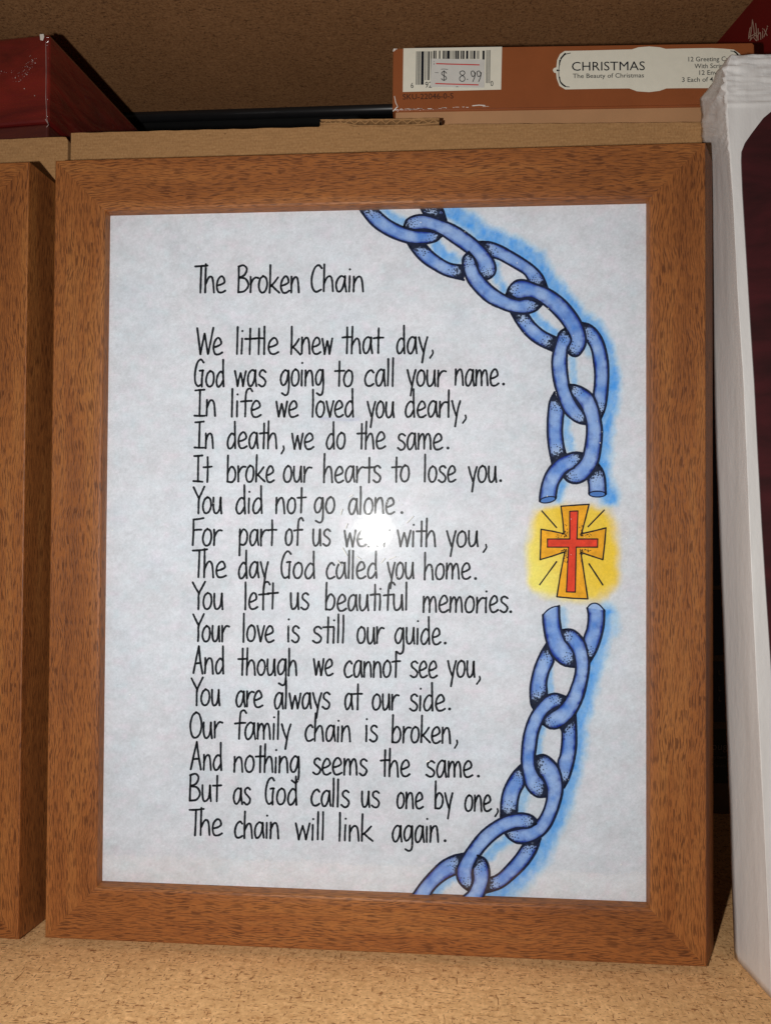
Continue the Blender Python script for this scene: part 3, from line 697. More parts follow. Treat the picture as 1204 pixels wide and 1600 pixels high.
for (sx, sy, dx, dy) in ((575,375,-1,-1),(690,370,1,-1),(575,485,-1,1),(690,485,1,1)):
    for _ in range(34):
        if rnd2.random() < .5: u = rnd2.random()**1.6*95; v = rnd2.uniform(-6, 22)
        else: v = rnd2.random()**1.6*110; u = rnd2.uniform(-6, 22)
        p = Z5([(sx+dx*u, sy+dy*v)])[0]; cr.dot(p, rnd2.uniform(.5,1.0), 6)
cr.build('cross_outline', YP-.00016, INK, paper)

# dust and fine scratches on the glass
du = Strokes(); r3 = random.Random(5)
for _ in range(210):
    p = (r3.uniform(175,1005), r3.uniform(335,1385)); du.dot(p, r3.choice([.35,.45,.5,.6,.9]), 5)
for _ in range(70):
    a_ = r3.uniform(0, 6.283); r_ = 45+abs(r3.gauss(0, 42)); du.dot((590+r_*math.cos(a_), 832+r_*math.sin(a_)), r3.uniform(.35,.9), 5)
for (x, y, ln_, an) in ((533,800,9,1.3),(538,862,14,2.1),(530,880,10,2.2),(541,822,7,1.2),(612,872,11,.4),(598,876,8,.9),(560,872,7,2.6),(640,812,14,.8),(548,775,6,.5),(668,1190,5,.3)):
    d_ = np.array([math.cos(an), -math.sin(an)])*ln_/2; p = np.array([x, y]); du.ribbon([p-d_, p, p+d_*1.0], .8)
DUST = plain('dust', (.85,.85,.82), .9)
tag(du.build('dust_speck', YG-.00005, DUST, GL), kind='stuff')

# ------------------------------------------------------------------ neighbouring frame at the left edge
yaw = math.radians(-2.0)
c_r = at(45, 252, -.002)   # its front upper right corner
h2 = c_r[2] - 0.0
fr2 = empty('picture_frame', (c_r[0]-W/2*math.cos(yaw), c_r[1]-W/2*math.sin(yaw), 0), 'second wood grain picture frame, cut off by the left edge of the photo', 'picture frame', rot=(0,0,yaw))
def raw_rail(side):
    o = build_rail(fr2, side, W, h2, -W/2, 0, 0, 0); return o
for sd in ('top', 'bottom', 'left', 'right'): raw_rail(sd)
def local_box(name, c0, c1, mat):
    bm = bm_box(c0, c1); me = bpy.data.meshes.new(name); bm.to_mesh(me); bm.free(); me.materials.append(mat)
    o = bpy.data.objects.new(name, me); col.objects.link(o); o.parent = fr2; return o
local_box('backing_board', (-W/2+.016, .0066, .016), (W/2-.016, .0095, h2-.016), KRAFT)
local_box('glass_pane', (-W/2+.016, YG, .016), (W/2-.016, YG+.0004, h2-.016), GLASS)
local_box('print_sheet', (-W/2+.0165, YP, .0165), (W/2-.0165, YP+.0002, h2-.0165), plain('print_paper', tuple(lin(214,218,222)), .8))

# ------------------------------------------------------------------ cardboard boxes behind the frames
YK = 0.0235
def top_edge(pts, Y): return [at(x, y, Y) for x, y in pts]
def wall_from_outline(name, pts, Y, th, root, mat=KRAFT, zbot=Z0):
    """an upright cardboard panel whose upper edge follows pts"""
    T = top_edge(pts, Y); n = len(T); V = []
    for p in T: V.append((p[0], Y, p[2]))
    for p in T: V.append((p[0], Y, zbot))
    for p in T: V.append((p[0], Y+th, p[2]))
    for p in T: V.append((p[0], Y+th, zbot))
    F = []
    for i in range(n-1):
        F += [(i, n+i, n+i+1, i+1), (2*n+i, 2*n+i+1, 3*n+i+1, 3*n+i), (i, i+1, 2*n+i+1, 2*n+i), (n+i, 3*n+i, 3*n+i+1, n+i+1)]
    F += [(0, 2*n, 3*n, n), (n-1, 2*n-1, 4*n-1, 3*n-1)]
    o = mesh(name, V, F, mat, root)
    bmx = bmesh.new(); bmx.from_mesh(o.data); bmesh.ops.recalc_face_normals(bmx, faces=bmx.faces); bmx.to_mesh(o.data); bmx.free()
    return o
def jag(p0, p1, n, amp, seed):
    r = random.Random(seed)
    return [(p0[0]+(p1[0]-p0[0])*i/n, p0[1]+(p1[1]-p0[1])*i/n + (r.uniform(-amp, amp) if 0 < i < n else 0)) for i in range(n+1)]
xr = at(1096, 200, YK)[0]
cb = empty('cardboard_box', ((at(112,207,YK)[0]+xr)/2, YK, Z0), 'wide brown cardboard box behind the middle frame, its torn edge under the copper card box', 'cardboard box')
pts = jag((111,207.5),(498,198),26,.5,1) + [(500,195.5),(508,194.5),(520,193),(530,191.2),(540,193.5),(552,197.3)] + jag((560,197.5),(690,195.5),8,.3,2) + jag((694,194),(1094,190.5),24,.4,3) + [(1096,191)]
wall_from_outline('front_panel', pts, YK, .003, cb)
zk = at(600,198,YK)[2]
xl = at(111,207,YK)[0]
from_bm('side_panel', bm_box((xl, YK+.0032, Z0), (xl+.003, YK+.095, zk-.002)), KRAFT, cb)
from_bm('side_panel', bm_box((xr-.003, YK+.0032, Z0), (xr, YK+.095, zk-.002)), KRAFT, cb)
from_bm('rear_panel', bm_box((xl, YK+.0955, Z0), (xr, YK+.0985, zk-.002)), KRAFT, cb)
from_bm('top_flap', bm_box((xl+.0035, YK+.0034, zk-.0032), (xr-.0035, YK+.0950, zk-.0004)), KRAFT, cb)
# corrugated double edge of the folded flap
Yf = YK+.0005
liner = []
A_up = jag((500,186.3),(686,184.3),18,.35,8); A_lo = jag((502,188.6),(686,186.4),18,.3,9)
B_lo = [(500,194),(520,193.8),(530,192.4),(545,194.6),(560,197.3),(600,197.0),(640,196.0),(660,194.6),(686,192.5)]
B_up = [(x, y-2.0) for x, y in B_lo]
def strip(name, up, lo, Y, th, root, mat=KRAFT):
    n = max(len(up), len(lo)); U = resample(up, n*2, False); Lo = resample(lo, n*2, False); m = len(U)
    f3 = at_many(U, Y); g3 = at_many(Lo, Y); V = np.vstack([f3, g3, f3+[0,th,0], g3+[0,th,0]])
    F = []
    for i in range(m-1):
        F += [(i, m+i, m+i+1, i+1), (2*m+i, 2*m+i+1, 3*m+i+1, 3*m+i), (i, i+1, 2*m+i+1, 2*m+i), (m+i, 3*m+i, 3*m+i+1, m+i+1)]
    F += [(0, 2*m, 3*m, m), (m-1, 2*m-1, 4*m-1, 3*m-1)]
    return mesh(name, V, F, mat, root)
flap = strip('folded_flap', A_up, A_lo, Yf, .03, cb)
strip('liner', B_up, B_lo, Yf-.0008, .03, flap)
wave = [(500+i*1.05, 190.6 + 2.3*math.sin(i*.40) - i*.008) for i in range(178)]
wv_up = [(x, y-.95) for x, y in wave]; wv_lo = [(x, y+.95) for x, y in wave]
strip('fluting', wv_up, wv_lo, Yf+.0002, .03, flap)
from_bm('shadow_core', bm_box(at(501,196.5,Yf+.003), (at(690,187,Yf+.003)[0], Yf+.030, at(690,187.8,Yf+.003)[2])), plain('flute_shade', tuple(lin(70,48,28)), .9), flap)  # dark filler block stands in for the shade inside the flutes
cb2 = empty('cardboard_box', (at(40,215,YK)[0]-.02, YK, Z0), 'narrow brown cardboard box behind the left frame, a little lower than its wide neighbour', 'cardboard box')
pts2 = jag((-160,225),(98,213.5),16,.5,4) + [(103,214),(106,219)]
wall_from_outline('front_panel', pts2, YK, .003, cb2)
x2l = at(-160,225,YK)[0]; x2r = at(106,219,YK)[0]; zk2 = at(40,217,YK)[2]
from_bm('side_panel', bm_box((x2l, YK+.0032, Z0), (x2l+.003, YK+.09, zk2-.002)), KRAFT, cb2)
from_bm('side_panel', bm_box((x2r-.003, YK+.0032, Z0), (x2r-.0002, YK+.09, zk2-.003)), KRAFT, cb2)
from_bm('top_flap', bm_box((x2l+.0035, YK+.0034, zk2-.0046), (x2r-.0035, YK+.09, zk2-.0020)), KRAFT, cb2)
# folded edge strip in the seam between the two
from_bm('corner_fold', bm_box((at(104,219,YK)[0]+.0001, YK+.004, Z0), (at(111,219,YK)[0]-.0002, YK+.0065, at(108,217,YK)[2])), KRAFT, cb2)

# ------------------------------------------------------------------ red glossy box, upper left
def wrap_mat(name, c, c2, rough=.12, bstr=.0006, scale=28, coat=1.0, spots=None):
    m, nt, b = newmat(name)
    n = noise(nt, coords(nt, (1,1,3)), 26, 4, .6, .6)
    r = ramp(nt, [(.35, c), (.65, c2)]); nt.links.new(n, r.inputs[0])
    nt.links.new(r.outputs[0], b.inputs['Base Color'])
    b.inputs['Roughness'].default_value = .45; b.inputs['Coat Weight'].default_value = coat; b.inputs['Coat Roughness'].default_value = rough
    n2 = noise(nt, coords(nt, (1,.6,2)), scale, 5, .62, 1.2)
    bp = N(nt, 'ShaderNodeBump'); bp.inputs['Strength'].default_value = 1; bp.inputs['Distance'].default_value = bstr
    nt.links.new(n2, bp.inputs['Height']); nt.links.new(bp.outputs[0], b.inputs['Coat Normal'])
    return m
REDWRAP = wrap_mat('shrink_wrapped_red', tuple(lin(82,13,12)), tuple(lin(122,28,22)), .10, .0016, 60)
MAROON = wrap_mat('dark_maroon_card', tuple(lin(70,24,20)), tuple(lin(88,34,28)), .15, .0010, 40)
Yr = .041
pA = at(77, 52, Yr); pB = at(78, 190, Yr); zr_top = pA[2]; zr_bot = pB[2]; xr_ = pA[0]
yawr = -math.atan((790-685)/1200.0)
z_sup = zk2-.002
rb = empty('gift_box', (xr_-.05, Yr, z_sup), 'glossy red shrink wrapped box on the left cardboard box, under the upper shelf', 'box')
def yawed_box(name, x0, x1, y0, y1, z0, z1, mat, root, bev=.0008, px=None, ang=0):
    bm = bm_box((x0,y0,z0),(x1,y1,z1), bev, 2)
    bmesh.ops.rotate(bm, cent=Vector((x1 if px is None else px, y0, z0)), matrix=Matrix.Rotation(ang, 3, 'Z'), verts=bm.verts)
    return from_bm(name, bm, mat, root)
yawed_box('lid', xr_-.14, xr_, Yr, Yr+.11, zr_bot, zr_top, REDWRAP, rb, .0012, None, yawr)
yawed_box('base', xr_-.139, xr_-.0006, Yr+.0008, Yr+.109, z_sup, zr_bot-.0003, MAROON, rb, .0008, xr_, yawr)
# scuffed corner, edge scratch, and film highlights painted as pale specks on the lid
sc = Strokes()
sc.poly([(62,53),(68,52.5),(69,57),(67,63),(63,62)]); sc.build('scuffed_corner', Yr-.0006, WHITE_SCUFF, rb)
GLINT_SCRATCH = plain('film_glint_scratch', (.42,.30,.28), .35, .6, 200, .3)
sc = Strokes(); r4 = random.Random(9)
for _ in range(46):
    t = r4.random(); x = 28+t*26 + r4.gauss(0, 4); y = 122-(t**1.2)*38+r4.gauss(0, 5); sc.dot((x, y), r4.uniform(.2, .7), 5)
for _ in range(14): sc.dot((r4.uniform(0,30), 113+r4.gauss(0,2)), r4.uniform(.2,.5), 5)
for p in ((51,94),(55,98),(38,138),(54,149),(42,116),(2,111),(24,121)): sc.dot(p, 1.0, 6)
sc.ribbon([(71.5,64),(72,110),(71.5,150),(73,186),(76,194)], .3); sc.ribbon([(71,186),(76,194),(73,198)], .6)
tag(sc.build('glint_and_scratch', Yr-.0009, GLINT_SCRATCH, rb), kind='stuff')

# ------------------------------------------------------------------ red box, upper right (left side turned to us)
X1 = 1.0
pn = at(1174, 0, CAM[1]+.345); pf_y = CAM[1]+.374; pf = at(1118.5, 64.5, pf_y)
dirv = np.array([pf[0]-pn[0], pf[1]-pn[1]]); dirv /= np.linalg.norm(dirv); zt = pn[2]
near = np.array([pn[0], pn[1]]) - dirv*.022; far = near + dirv*.080
nr = np.array([-dirv[1], dirv[0]]); nr = nr if nr[0] > 0 else -nr
base_z = zk + .0004
rb2 = empty('red_box', (near[0]+.06, near[1]+.03, base_z), 'dark red box with a white sailboat logo, upper right behind the white carton', 'box')
q0, q1, q2, q3 = near, near+nr*.13, far+nr*.13, far
V = [(*q0, base_z), (*q1, base_z), (*q2, base_z), (*q3, base_z), (*q0, zt), (*q1, zt), (*q2, zt), (*q3, zt)]
REDCARD = plain('dark_red_card', tuple(lin(104,12,14)), .5, .4, 40, .1)
bmb = bmesh.new(); vs = [bmb.verts.new(v) for v in V]
for f_ in ((0,1,5,4),(1,2,6,5),(2,3,7,6),(3,0,4,7),(4,5,6,7),(3,2,1,0)): bmb.faces.new([vs[i] for i in f_])
bmesh.ops.recalc_face_normals(bmb, faces=bmb.faces); bmesh.ops.bevel(bmb, geom=bmb.edges[:], offset=.0006, segments=2, affect='EDGES')
from_bm('carton_body', bmb, REDCARD, rb2)
nrm3 = np.array([-nr[0], -nr[1], 0.0])
def on_red(px, py, off=.0002):
    d = RW @ np.array([(px-CX)/FPX, (py-CY)/FPX, 1.0]); p0 = np.array([*q0, 0]) + nrm3*off
    return CAM + d*(np.dot(p0-CAM, nrm3)/np.dot(d, nrm3))
lg = Strokes()
for path in ([(1175,30),(1174,42),(1172,55)],[(1175,30),(1177,42),(1178,55)],[(1172,42),(1170,50),(1169,60)],[(1180,36),(1181,46),(1181,58)],
             [(1169,58),(1176,54),(1182,50)],[(1172,60),(1177,57),(1180,54)],[(1171,63),(1176,58),(1181,63)],[(1176,58),(1182,54),(1182,63)],
             [(1184,44),(1184,54),(1184,62)],[(1184,54),(1187,50),(1188,55),(1188,61)],[(1191,48),(1191,59)],[(1191,44),(1191.5,45)],
             [(1193,45),(1198,55)],[(1198,43),(1193,57)],[(1198,40),(1199,41)]):
    lg.ribbon(smooth_path(path), .55)
for yy in range(44, 60, 3): lg.ribbon([(1170.2,yy),(1172,yy-.6),(1173.5,yy-1)], .3)
VL = np.array([on_red(*p) for p in lg.v])
mesh('logo', VL, lg.f, plain('logo_grey', tuple(lin(190,160,140)), .6), rb2)

# ------------------------------------------------------------------ copper greeting-card box with label
Yc = .034
cd = empty('card_box', (at(895,180,Yc)[0], Yc, zk), 'copper brown greeting card box with a white label and barcode, on the wide cardboard box', 'card box')
def C4(name, pts, Y0, depth, mat, root, bev=.0006):
    F3 = at_many(pts, Y0); B3 = F3 + np.array([0, depth, 0])
    bm = bmesh.new(); a_ = [bm.verts.new(v) for v in F3]; b_ = [bm.verts.new(v) for v in B3]
    bm.faces.new(a_); bm.faces.new(b_[::-1])
    for i in range(4): bm.faces.new((a_[i], b_[i], b_[(i+1)%4], a_[(i+1)%4]))
    bmesh.ops.recalc_face_normals(bm, faces=bm.faces)
    if bev: bmesh.ops.bevel(bm, geom=bm.edges[:], offset=bev, segments=2, affect='EDGES')
    return from_bm(name, bm, mat, root)
ct, cbm = zk+.0001, None
C4('lid', [(614,74.5),(1178,65.5),(1181,163.5),(613,173)], Yc, .085, COPPER, cd)
C4('base', [(618,173.3),(1176,163.8),(1176,200),(617,200)], Yc+.0012, .082, TANCARD, cd, .0003)
def flatpoly(name, pts, Y, mat, root): 
    s_ = Strokes(); s_.poly(pts); return s_.build(name, Y, mat, root)
dl = .00012
lab = flatpoly('barcode_label', [(630,75),(784,72.5),(782.5,139.5),(629,143.2)], Yc-dl, LABEL, cd)
bars = Strokes()
def bar(x, w, y0, y1):
    sk = -.002
    f_ = lambda yy: x + (yy-80)*-.012
    bars.poly([(f_(y0), y0), (f_(y0)+w, y0-.03), (f_(y1)+w, y1-.03), (f_(y1), y1)])
for x0_, w_ in ((300,6),(313,5),(323,4),(331,6),(346,26),(382,5),(397,5),(411,14),(436,7),(450,4)):
    bar(600+x0_/6.02+.3, w_/6.02, 60+118/6.02, 60+(433 if x0_ < 375 else 390)/6.02)
for x0_, w_ in ((462,14),(482,8),(513,12),(549,14),(567,5),(577,6),(588,26),(620,3),(630,3),(640,4),(650,4),(660,4),(668,12),(684,15),(704,4),(718,12),(736,16),(768,20),(803,4),(813,4),(822,6),(836,19),(868,4),(878,4),(886,4),(922,20)):
    bar(600+x0_/6.02+.3, w_/6.02, 60+112/6.02, 60+(190 if x0_ not in (684,922) else 197)/6.02)
for x0_, w_ in ((958,4),(968,5),(980,4),(990,5)):
    bar(600+x0_/6.02+.3, w_/6.02, 60+106/6.02, 60+418/6.02)
bars.build('barcode', Yc-dl*2, INK, lab)
stk = flatpoly('price_sticker', [(673.5,91),(756.5,92.5),(756,136.5),(672,135.5)], Yc-dl*3, STICKER, cd)
s_ = Strokes()
f6 = lambda x, y: (600+x/6.02, 60+y/6.02)
s_.ribbon([f6(492,234),f6(600,238),f6(760,242),f6(892,246)], .9); s_.ribbon([f6(484,421),f6(600,426),f6(760,430),f6(882,434)], .9)
s_.build('red_line', Yc-dl*4, RED_INK, stk)
s_ = Strokes()
def pth(pp, hw=.62): s_.ribbon(smooth_path([f6(*p) for p in pp]), hw)
pth([(585,325),(570,310),(548,312),(540,330),(555,345),(575,355),(585,372),(572,388),(550,388),(538,375)]); pth([(562,300),(562,345),(561,395)])
pth([(535,287),(565,285),(597,289)], .4); pth([(478,318),(495,319),(508,320)], .35)
pth([(735,302),(715,310),(712,328),(735,345),(756,328),(752,308),(735,302)]); pth([(735,345),(712,362),(710,388),(732,402),(755,390),(755,364),(735,345)])
for ox in (0, 55):
    pth([(860+ox-10,325),(845+ox-5,305),(828+ox-8,308),(818+ox,330),(828+ox,355),(850+ox-5,350),(858+ox-6,330),(858+ox-2,318),(852+ox-2,360),(832+ox,404)])
s_.dot(f6(782,382), .95, 7); s_.poly([f6(668,455),f6(684,448),f6(704,455)])
pth([(468,212),(466,218)], .3); pth([(470,230),(468,244)], .3)
s_.build('price', Yc-dl*4, GREY_INK, stk)
def text(body, px, py, hpx, mat, root, Y, sx=1.0, wpx=None, name='lettering', rot=0.0, bold=0.0):
    """built-in font, turned into mesh, capital height hpx photo pixels, left baseline at px,py"""
    cu = bpy.data.curves.new(name, 'FONT'); cu.body = body; cu.size = 1.0; cu.resolution_u = 3; cu.offset = bold
    ob = bpy.data.objects.new(name, cu); col.objects.link(ob)
    me = bpy.data.meshes.new_from_object(ob.evaluated_get(bpy.context.evaluated_depsgraph_get()))
    bpy.data.objects.remove(ob); bpy.data.curves.remove(cu)
    v = np.array([w.co[:] for w in me.vertices]); fs = [tuple(p.vertices) for p in me.polygons]; bpy.data.meshes.remove(me)
    sc_ = hpx/.70; wx = v[:,0].max()-v[:,0].min(); kx = (wpx/wx) if wpx else sc_*sx
    X = (v[:,0]-v[:,0].min())*kx; Yp = v[:,1]*sc_
    P = np.column_stack([px+X*math.cos(rot)+Yp*math.sin(rot), py-Yp*math.cos(rot)+X*math.sin(rot)])
    return mesh(name, at_many(P, Y), fs, mat, root)
bpy.context.view_layer.update()
text('6', 641.5, 137, 8.5, INK, lab, Yc-dl*2, .8); text('92', 664, 136.5, 9.5, INK, lab, Yc-dl*2, .8); text('0', 766, 134, 8.3, INK, lab, Yc-dl*2, .8)
text('SKU-22046-0-S', 629, 155, 8.6, plain('dark_brown_ink', (.03,.012,.008), .6), cd, Yc-dl, wpx=79, rot=-.022)
# long scalloped label
f8 = lambda x, y: (860+x/4.816, 60+y/4.816)
ol = [f8(*p) for p in [(42,215),(48,160),(70,115),(105,92),(300,88),(480,83),(610,80),(660,64),(740,58),(820,64),(865,76),(1000,73),(1204,70)]] + [(1130,75.5),(1146,77),(1156,84),(1160,95),(1161,112),(1159,126),(1150,136),(1135,138.5)] + [f8(*p) for p in [(1204,372),(1000,372),(870,374),(820,392),(740,402),(650,396),(590,374),(400,376),(200,380),(110,382),(65,355),(45,300),(40,258)]] + [f8(*p) for p in [(25,255),(15,238),(22,222)]]
lb2 = flatpoly('title_label', ol, Yc-dl, LABEL, cd)
s_ = Strokes()
def q8(pp, hw): s_.ribbon(smooth_path([f8(*p) for p in pp]), hw)
q8([(148,108),(110,118),(80,150),(64,200),(60,238)], .55); q8([(60,238),(62,290),(80,335),(110,358),(140,363)], .55)
q8([(108,112),(92,130),(76,148)], 1.2); q8([(68,160),(66,180),(66,196)], .9); q8([(76,330),(90,345),(108,358)], 1.2); q8([(66,290),(68,310),(74,328)], .9)
s_.dot(f8(50,238), 1.5, 8); s_.dot(f8(64,238), .8, 6)
s_.ribbon(smooth_path([(1141,79),(1148,80.5),(1154,86)]), .6); s_.ribbon(smooth_path([(1147,80),(1150,82.5),(1153,86)]), 1.2)
tag(s_.build('scroll_ornament', Yc-dl*2, INK, lb2), kind='stuff')
text('CHRISTMAS', 893, 110, 14.0, INK, lb2, Yc-dl*2, wpx=114, rot=-.008)
text('The Beauty of Christmas', 894.5, 121.5, 7.0, GREY_INK, lb2, Yc-dl*2, wpx=111, rot=-.01, bold=.004)
for body, x_, y_, w_ in (('12 Greeting Cards', 1075, 95.5, 76), ('With Scripture', 1084.5, 106.2, 62), ('12 Envelopes', 1092, 116.5, 56), ('3 Each of 4 Designs', 1065, 127.5, 86)):
    text(body, x_, y_, 7.3, GREY_INK, lb2, Yc-dl*2, wpx=w_, rot=-.012, bold=.004)
# worn edges of the lid
s_ = Strokes(); r5 = random.Random(4)
def wear(p0, p1, n, hw):
    for i in range(n):
        t = r5.random(); x = p0[0]+(p1[0]-p0[0])*t; y = p0[1]+(p1[1]-p0[1])*t+r5.uniform(-.6,.6); l = r5.uniform(1.5,6)
        s_.ribbon([(x, y), (x+l/2, y+r5.uniform(-.3,.3)-l*.005), (x+l, y-l*.012)], r5.uniform(.15, hw))
wear((618,170.5),(690,168.2),16,.55); wear((690,168.2),(762,165.5),10,.7); s_.ribbon([(738,164.8),(748,163.8),(757,164.4)], .8)
s_.dot((616,77), 2.0, 7); s_.dot((614.5,79), 1.2, 6); s_.dot((619,76), 1.0, 6)
s_.ribbon([(616,150),(618,160),(621,166)], .5); s_.ribbon([(621,166),(617,170),(614,173)], .8)
s_.build('worn_edge', Yc-.0008, WHITE_SCUFF, cd)

# ------------------------------------------------------------------ white carton at the right edge, lined in clear film
wb = empty('white_carton', (at_floor(1190,1540)[0], at_floor(1190,1540)[1], Z0), 'tall white carton with a dark maroon front panel, its top wrapped in crumpled film', 'carton')
pf0 = at_floor(1147,1498); pn0 = at_floor(1205,1563)
Dn0, Df0 = pn0[1], pf0[1]; Dn1, Df1 = Dn0+.010, Df0+.014
ys = np.r_[np.linspace(86, 260, 70), np.linspace(266, 1562, 90)]
sil = np.array([(86,1141),(92,1135),(100,1129),(112,1121),(128,1113),(142,1104),(152,1096),(158,1094.5),(170,1095),(183,1096.5),(188,1094.5),(196,1095.5),(205,1097.5),(212,1096),(220,1097.5),(226,1101),(240,1104),(400,1110),(690,1116.5),(950,1127),(1103,1133),(1300,1140),(1500,1147),(1562,1149.5)])
rdg = np.array([(86,1142),(100,1136),(115,1132.5),(180,1136),(300,1144),(455,1152),(600,1161.5),(950,1176),(1282,1193),(1562,1205)])
V = []; nrow = len(ys); cols_ = 0
rw = np.random.RandomState(3)
SL = 14; SF = 26
for y in ys:
    t = (y-86)/(1562-86)
    xs_, xr2 = np.interp(y, sil[:,0], sil[:,1]), np.interp(y, rdg[:,0], rdg[:,1])
    yf = Df1 + (Df0-Df1)*t; yn = Dn1 + (Dn0-Dn1)*t
    # far foot of the left face sits slightly higher in the photo: follow the shelf line
    yfar = 86 + (y-86)*(1498-86)/(1562-86) if y > 260 else y
    mixw = min(1, max(0, (y-86)/400)); yfar = y*(1-mixw) + (86 + (y-86)*(1498-86)/(1562-86))*mixw
    pF = at(np.interp(yfar, sil[:,0], sil[:,1]), yfar, yf); pN = at(xr2, y, yn); pR = at(xr2+330, y-3, yn+.004)
    row = []
    for i in range(SL): row.append(pF + (pN-pF)*(1-(1-i/SL)**1.8))
    # soft ridge
    for i in range(SF+1): row.append(pN + (pR-pN)*((i/SF)**2.2))
    row = np.array(row)
    # round the ridge a little
    row[SL] = row[SL]*.5 + (row[SL-1]+row[SL+1])*.25
    V.append(row)
V = np.array(V); ncol = V.shape[1]
# creases: depth ripples near the top
P2 = np.array([[ [c, y] for c in range(ncol)] for y in ys], float)
cxx = P2[:,:,0]; yy = P2[:,:,1]
topw = np.clip((300-yy)/170, 0, 1)**1.2
side_l = (cxx < SL)
pxy = proj_many(V.reshape(-1,3)).reshape(nrow, ncol, 2); X_, Y_ = pxy[:,:,0], pxy[:,:,1]
rip_front = (np.abs(fbm(X_/34+3, (Y_+X_*.12)/5.5, 3)-.5)*2)**.8
rip_left = (np.abs(fbm((X_*1.0+Y_*.55)/4.2, (Y_-X_*.9)/40, 3)-.5)*2)**.8
tf = np.clip((172-Y_)/40, 0, 1)
disp_f = rip_front*.0014*tf + .0006*np.exp(-((Y_-(163-.03*(X_-1140)))/2.0)**2)
disp_l = rip_left*.0020*topw
low = (fbm(X_/30, Y_/90, 2)-.5)*.0002
V[:,:,1] -= np.where(side_l, 0, disp_f) + np.where(side_l, 0, low)
V[:,:,0] -= np.where(side_l, disp_l + low, 0)
edge_r = (fbm(np.zeros_like(Y_)+2, Y_/9, 3)-.5)*.00025
V[:,SL-1:SL+2,1] += edge_r[:,SL-1:SL+2]
flatV = V.reshape(-1,3)
F = []
for j in range(nrow-1):
    for i in range(ncol-1):
        a_ = j*ncol+i; F.append((a_, a_+ncol, a_+ncol+1, a_+1))
# back and right sides so the carton is solid
nb = len(flatV)
backF = V[:,0,:] + np.array([.0005, .0002, 0]); backR = V[:,-1,:] + (V[:,0,:]-V[:,SL,:])*np.array([0,1,0])
allv = np.vstack([flatV, backF, backR])
for j in range(nrow-1):
    F.append((nb+j, nb+nrow+j, nb+nrow+j+1, nb+j+1))
    F.append(((j+1)*ncol-1, (j+2)*ncol-1, nb+nrow+j+1, nb+nrow+j))
    F.append((j*ncol, nb+j, nb+j+1, (j+1)*ncol))
F.append(tuple(range(ncol)) + (nb+nrow, nb)); F.append(tuple((nrow-1)*ncol+i for i in range(ncol-1, -1, -1)) + (nb+nrow-1, nb+2*nrow-1))
allv[:,2] = np.maximum(allv[:,2], Z0+0.0002)
def carton_mat():
    m, nt, b = newmat('white_carton_board')
    n = noise(nt, coords(nt, (200,200,14)), 1, 3, .5)
    r = ramp(nt, [(.3, lin(212,207,204)), (.7, lin(226,222,219))]); nt.links.new(n, r.inputs[0])
    nt.links.new(r.outputs[0], b.inputs['Base Color']); b.inputs['Roughness'].default_value = .5; b.inputs['Specular IOR Level'].default_value = .4
    b.inputs['Coat Weight'].default_value = .15; b.inputs['Coat Roughness'].default_value = .2
    n2 = noise(nt, coords(nt, (1,1,.5)), 260, 4, .6); bump(nt, b, n2, .35, .0006)
    return m
body = mesh('carton_body', allv, F, carton_mat(), wb, smooth=True)
bmx = bmesh.new(); bmx.from_mesh(body.data); bmesh.ops.recalc_face_normals(bmx, faces=bmx.faces); bmx.to_mesh(body.data); bmx.free()
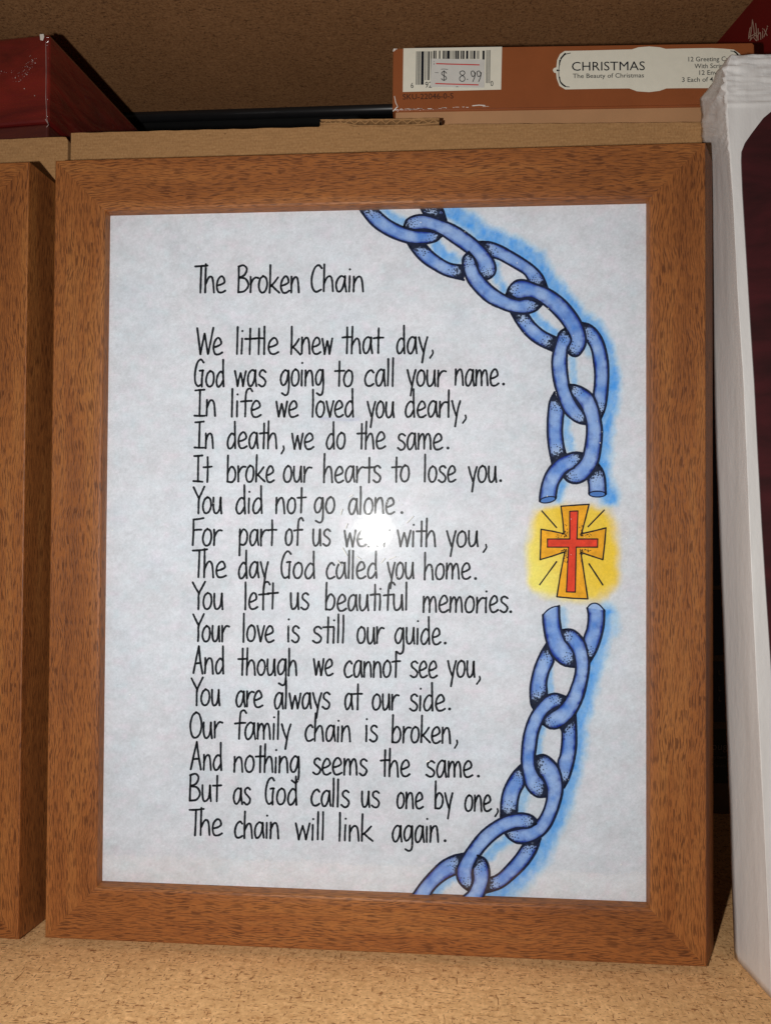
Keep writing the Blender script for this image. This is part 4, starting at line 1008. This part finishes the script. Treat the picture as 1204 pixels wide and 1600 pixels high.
# dark panel printed on the front: a thin sheet following the front face
pan = [(1300,120),(1204,174),(1192,184),(1176,205),(1164,222),(1158.5,236),(1158,250),(1160,300),(1166,400),(1172,500),(1178.5,600),(1184,710),(1190,819),(1197,930),(1204.5,1040),(1212,1150),(1300,1150)]
def on_front(px, py, off):
    t = (py-86)/(1562-86); yn = Dn1 + (Dn0-Dn1)*t
    xr2 = np.interp(py, rdg[:,0], rdg[:,1])
    return at(px, py, yn + .004*np.clip((px-xr2)/330, 0, 1.3) - off)
PANM = wrap_mat('dark_maroon_print', tuple(lin(46,14,16)), tuple(lin(70,22,26)), .25, .0006, 60, .5)
Pv = [on_front(x, y, .0011) for x, y in pan]; Pb = [p + np.array([0,.0006,0]) for p in Pv]; n = len(Pv)
mesh('maroon_panel', Pv+Pb, [tuple(range(n)), tuple(range(2*n-1, n-1, -1))] + [(i, n+i, n+(i+1)%n, (i+1)%n) for i in range(n)], PANM, wb)
CREASE = plain('film_highlight', (.92,.90,.87), .25, .6)
s_ = Strokes()

# ------------------------------------------------------------------ dark navy boxes at the back, seen through the gap
Yn = YB-.016
nv = empty('dark_carton', (at(1150,900,Yn)[0], Yn, Z0), 'dark navy printed carton standing far back in the gap right of the middle frame', 'carton')
x0_, x1_ = at(1104,900,Yn)[0]-.010, at(1165,900,Yn)[0]+.03
NAVY = plain('navy_print', tuple(lin(30,28,52)), .5, .4, 60, .2); GREEN = plain('dark_green_print', tuple(lin(34,38,30)), .5, .4, 60, .2)
TANLINE = plain('tan_line', tuple(lin(96,74,54)), .6); FAINT = plain('faint_print', tuple(lin(120,112,104)), .6)
ztop = at(1120, 560, Yn)[2]
from_bm('carton_body', bm_box((x0_, Yn, Z0), (x1_, Yn+.014, ztop), .0005), TANLINE, nv)
for (ya, yb2, mt) in ((560,915,NAVY),(922,1024,NAVY),(1034,1128,NAVY),(1140,1224,GREEN)):
    s2 = Strokes(); za = min(ya, 1400); s2.poly([(1095, ya), (1168, ya), (1168, yb2), (1095, yb2)]); s2.build('printed_panel', Yn-.0004, mt, nv)
text('ough', 1111, 1172, 12, FAINT, nv, Yn-.0008); text('grown', 1112, 1186, 6, FAINT, nv, Yn-.0008); text('christi', 1112, 1199, 6, FAINT, nv, Yn-.0008)
for (ya) in (1055,1080,1096): text('L', 1122, ya, 8, FAINT, nv, Yn-.0008)
for (ya) in (818,842): text('L', 1109, ya, 9, FAINT, nv, Yn-.0008)
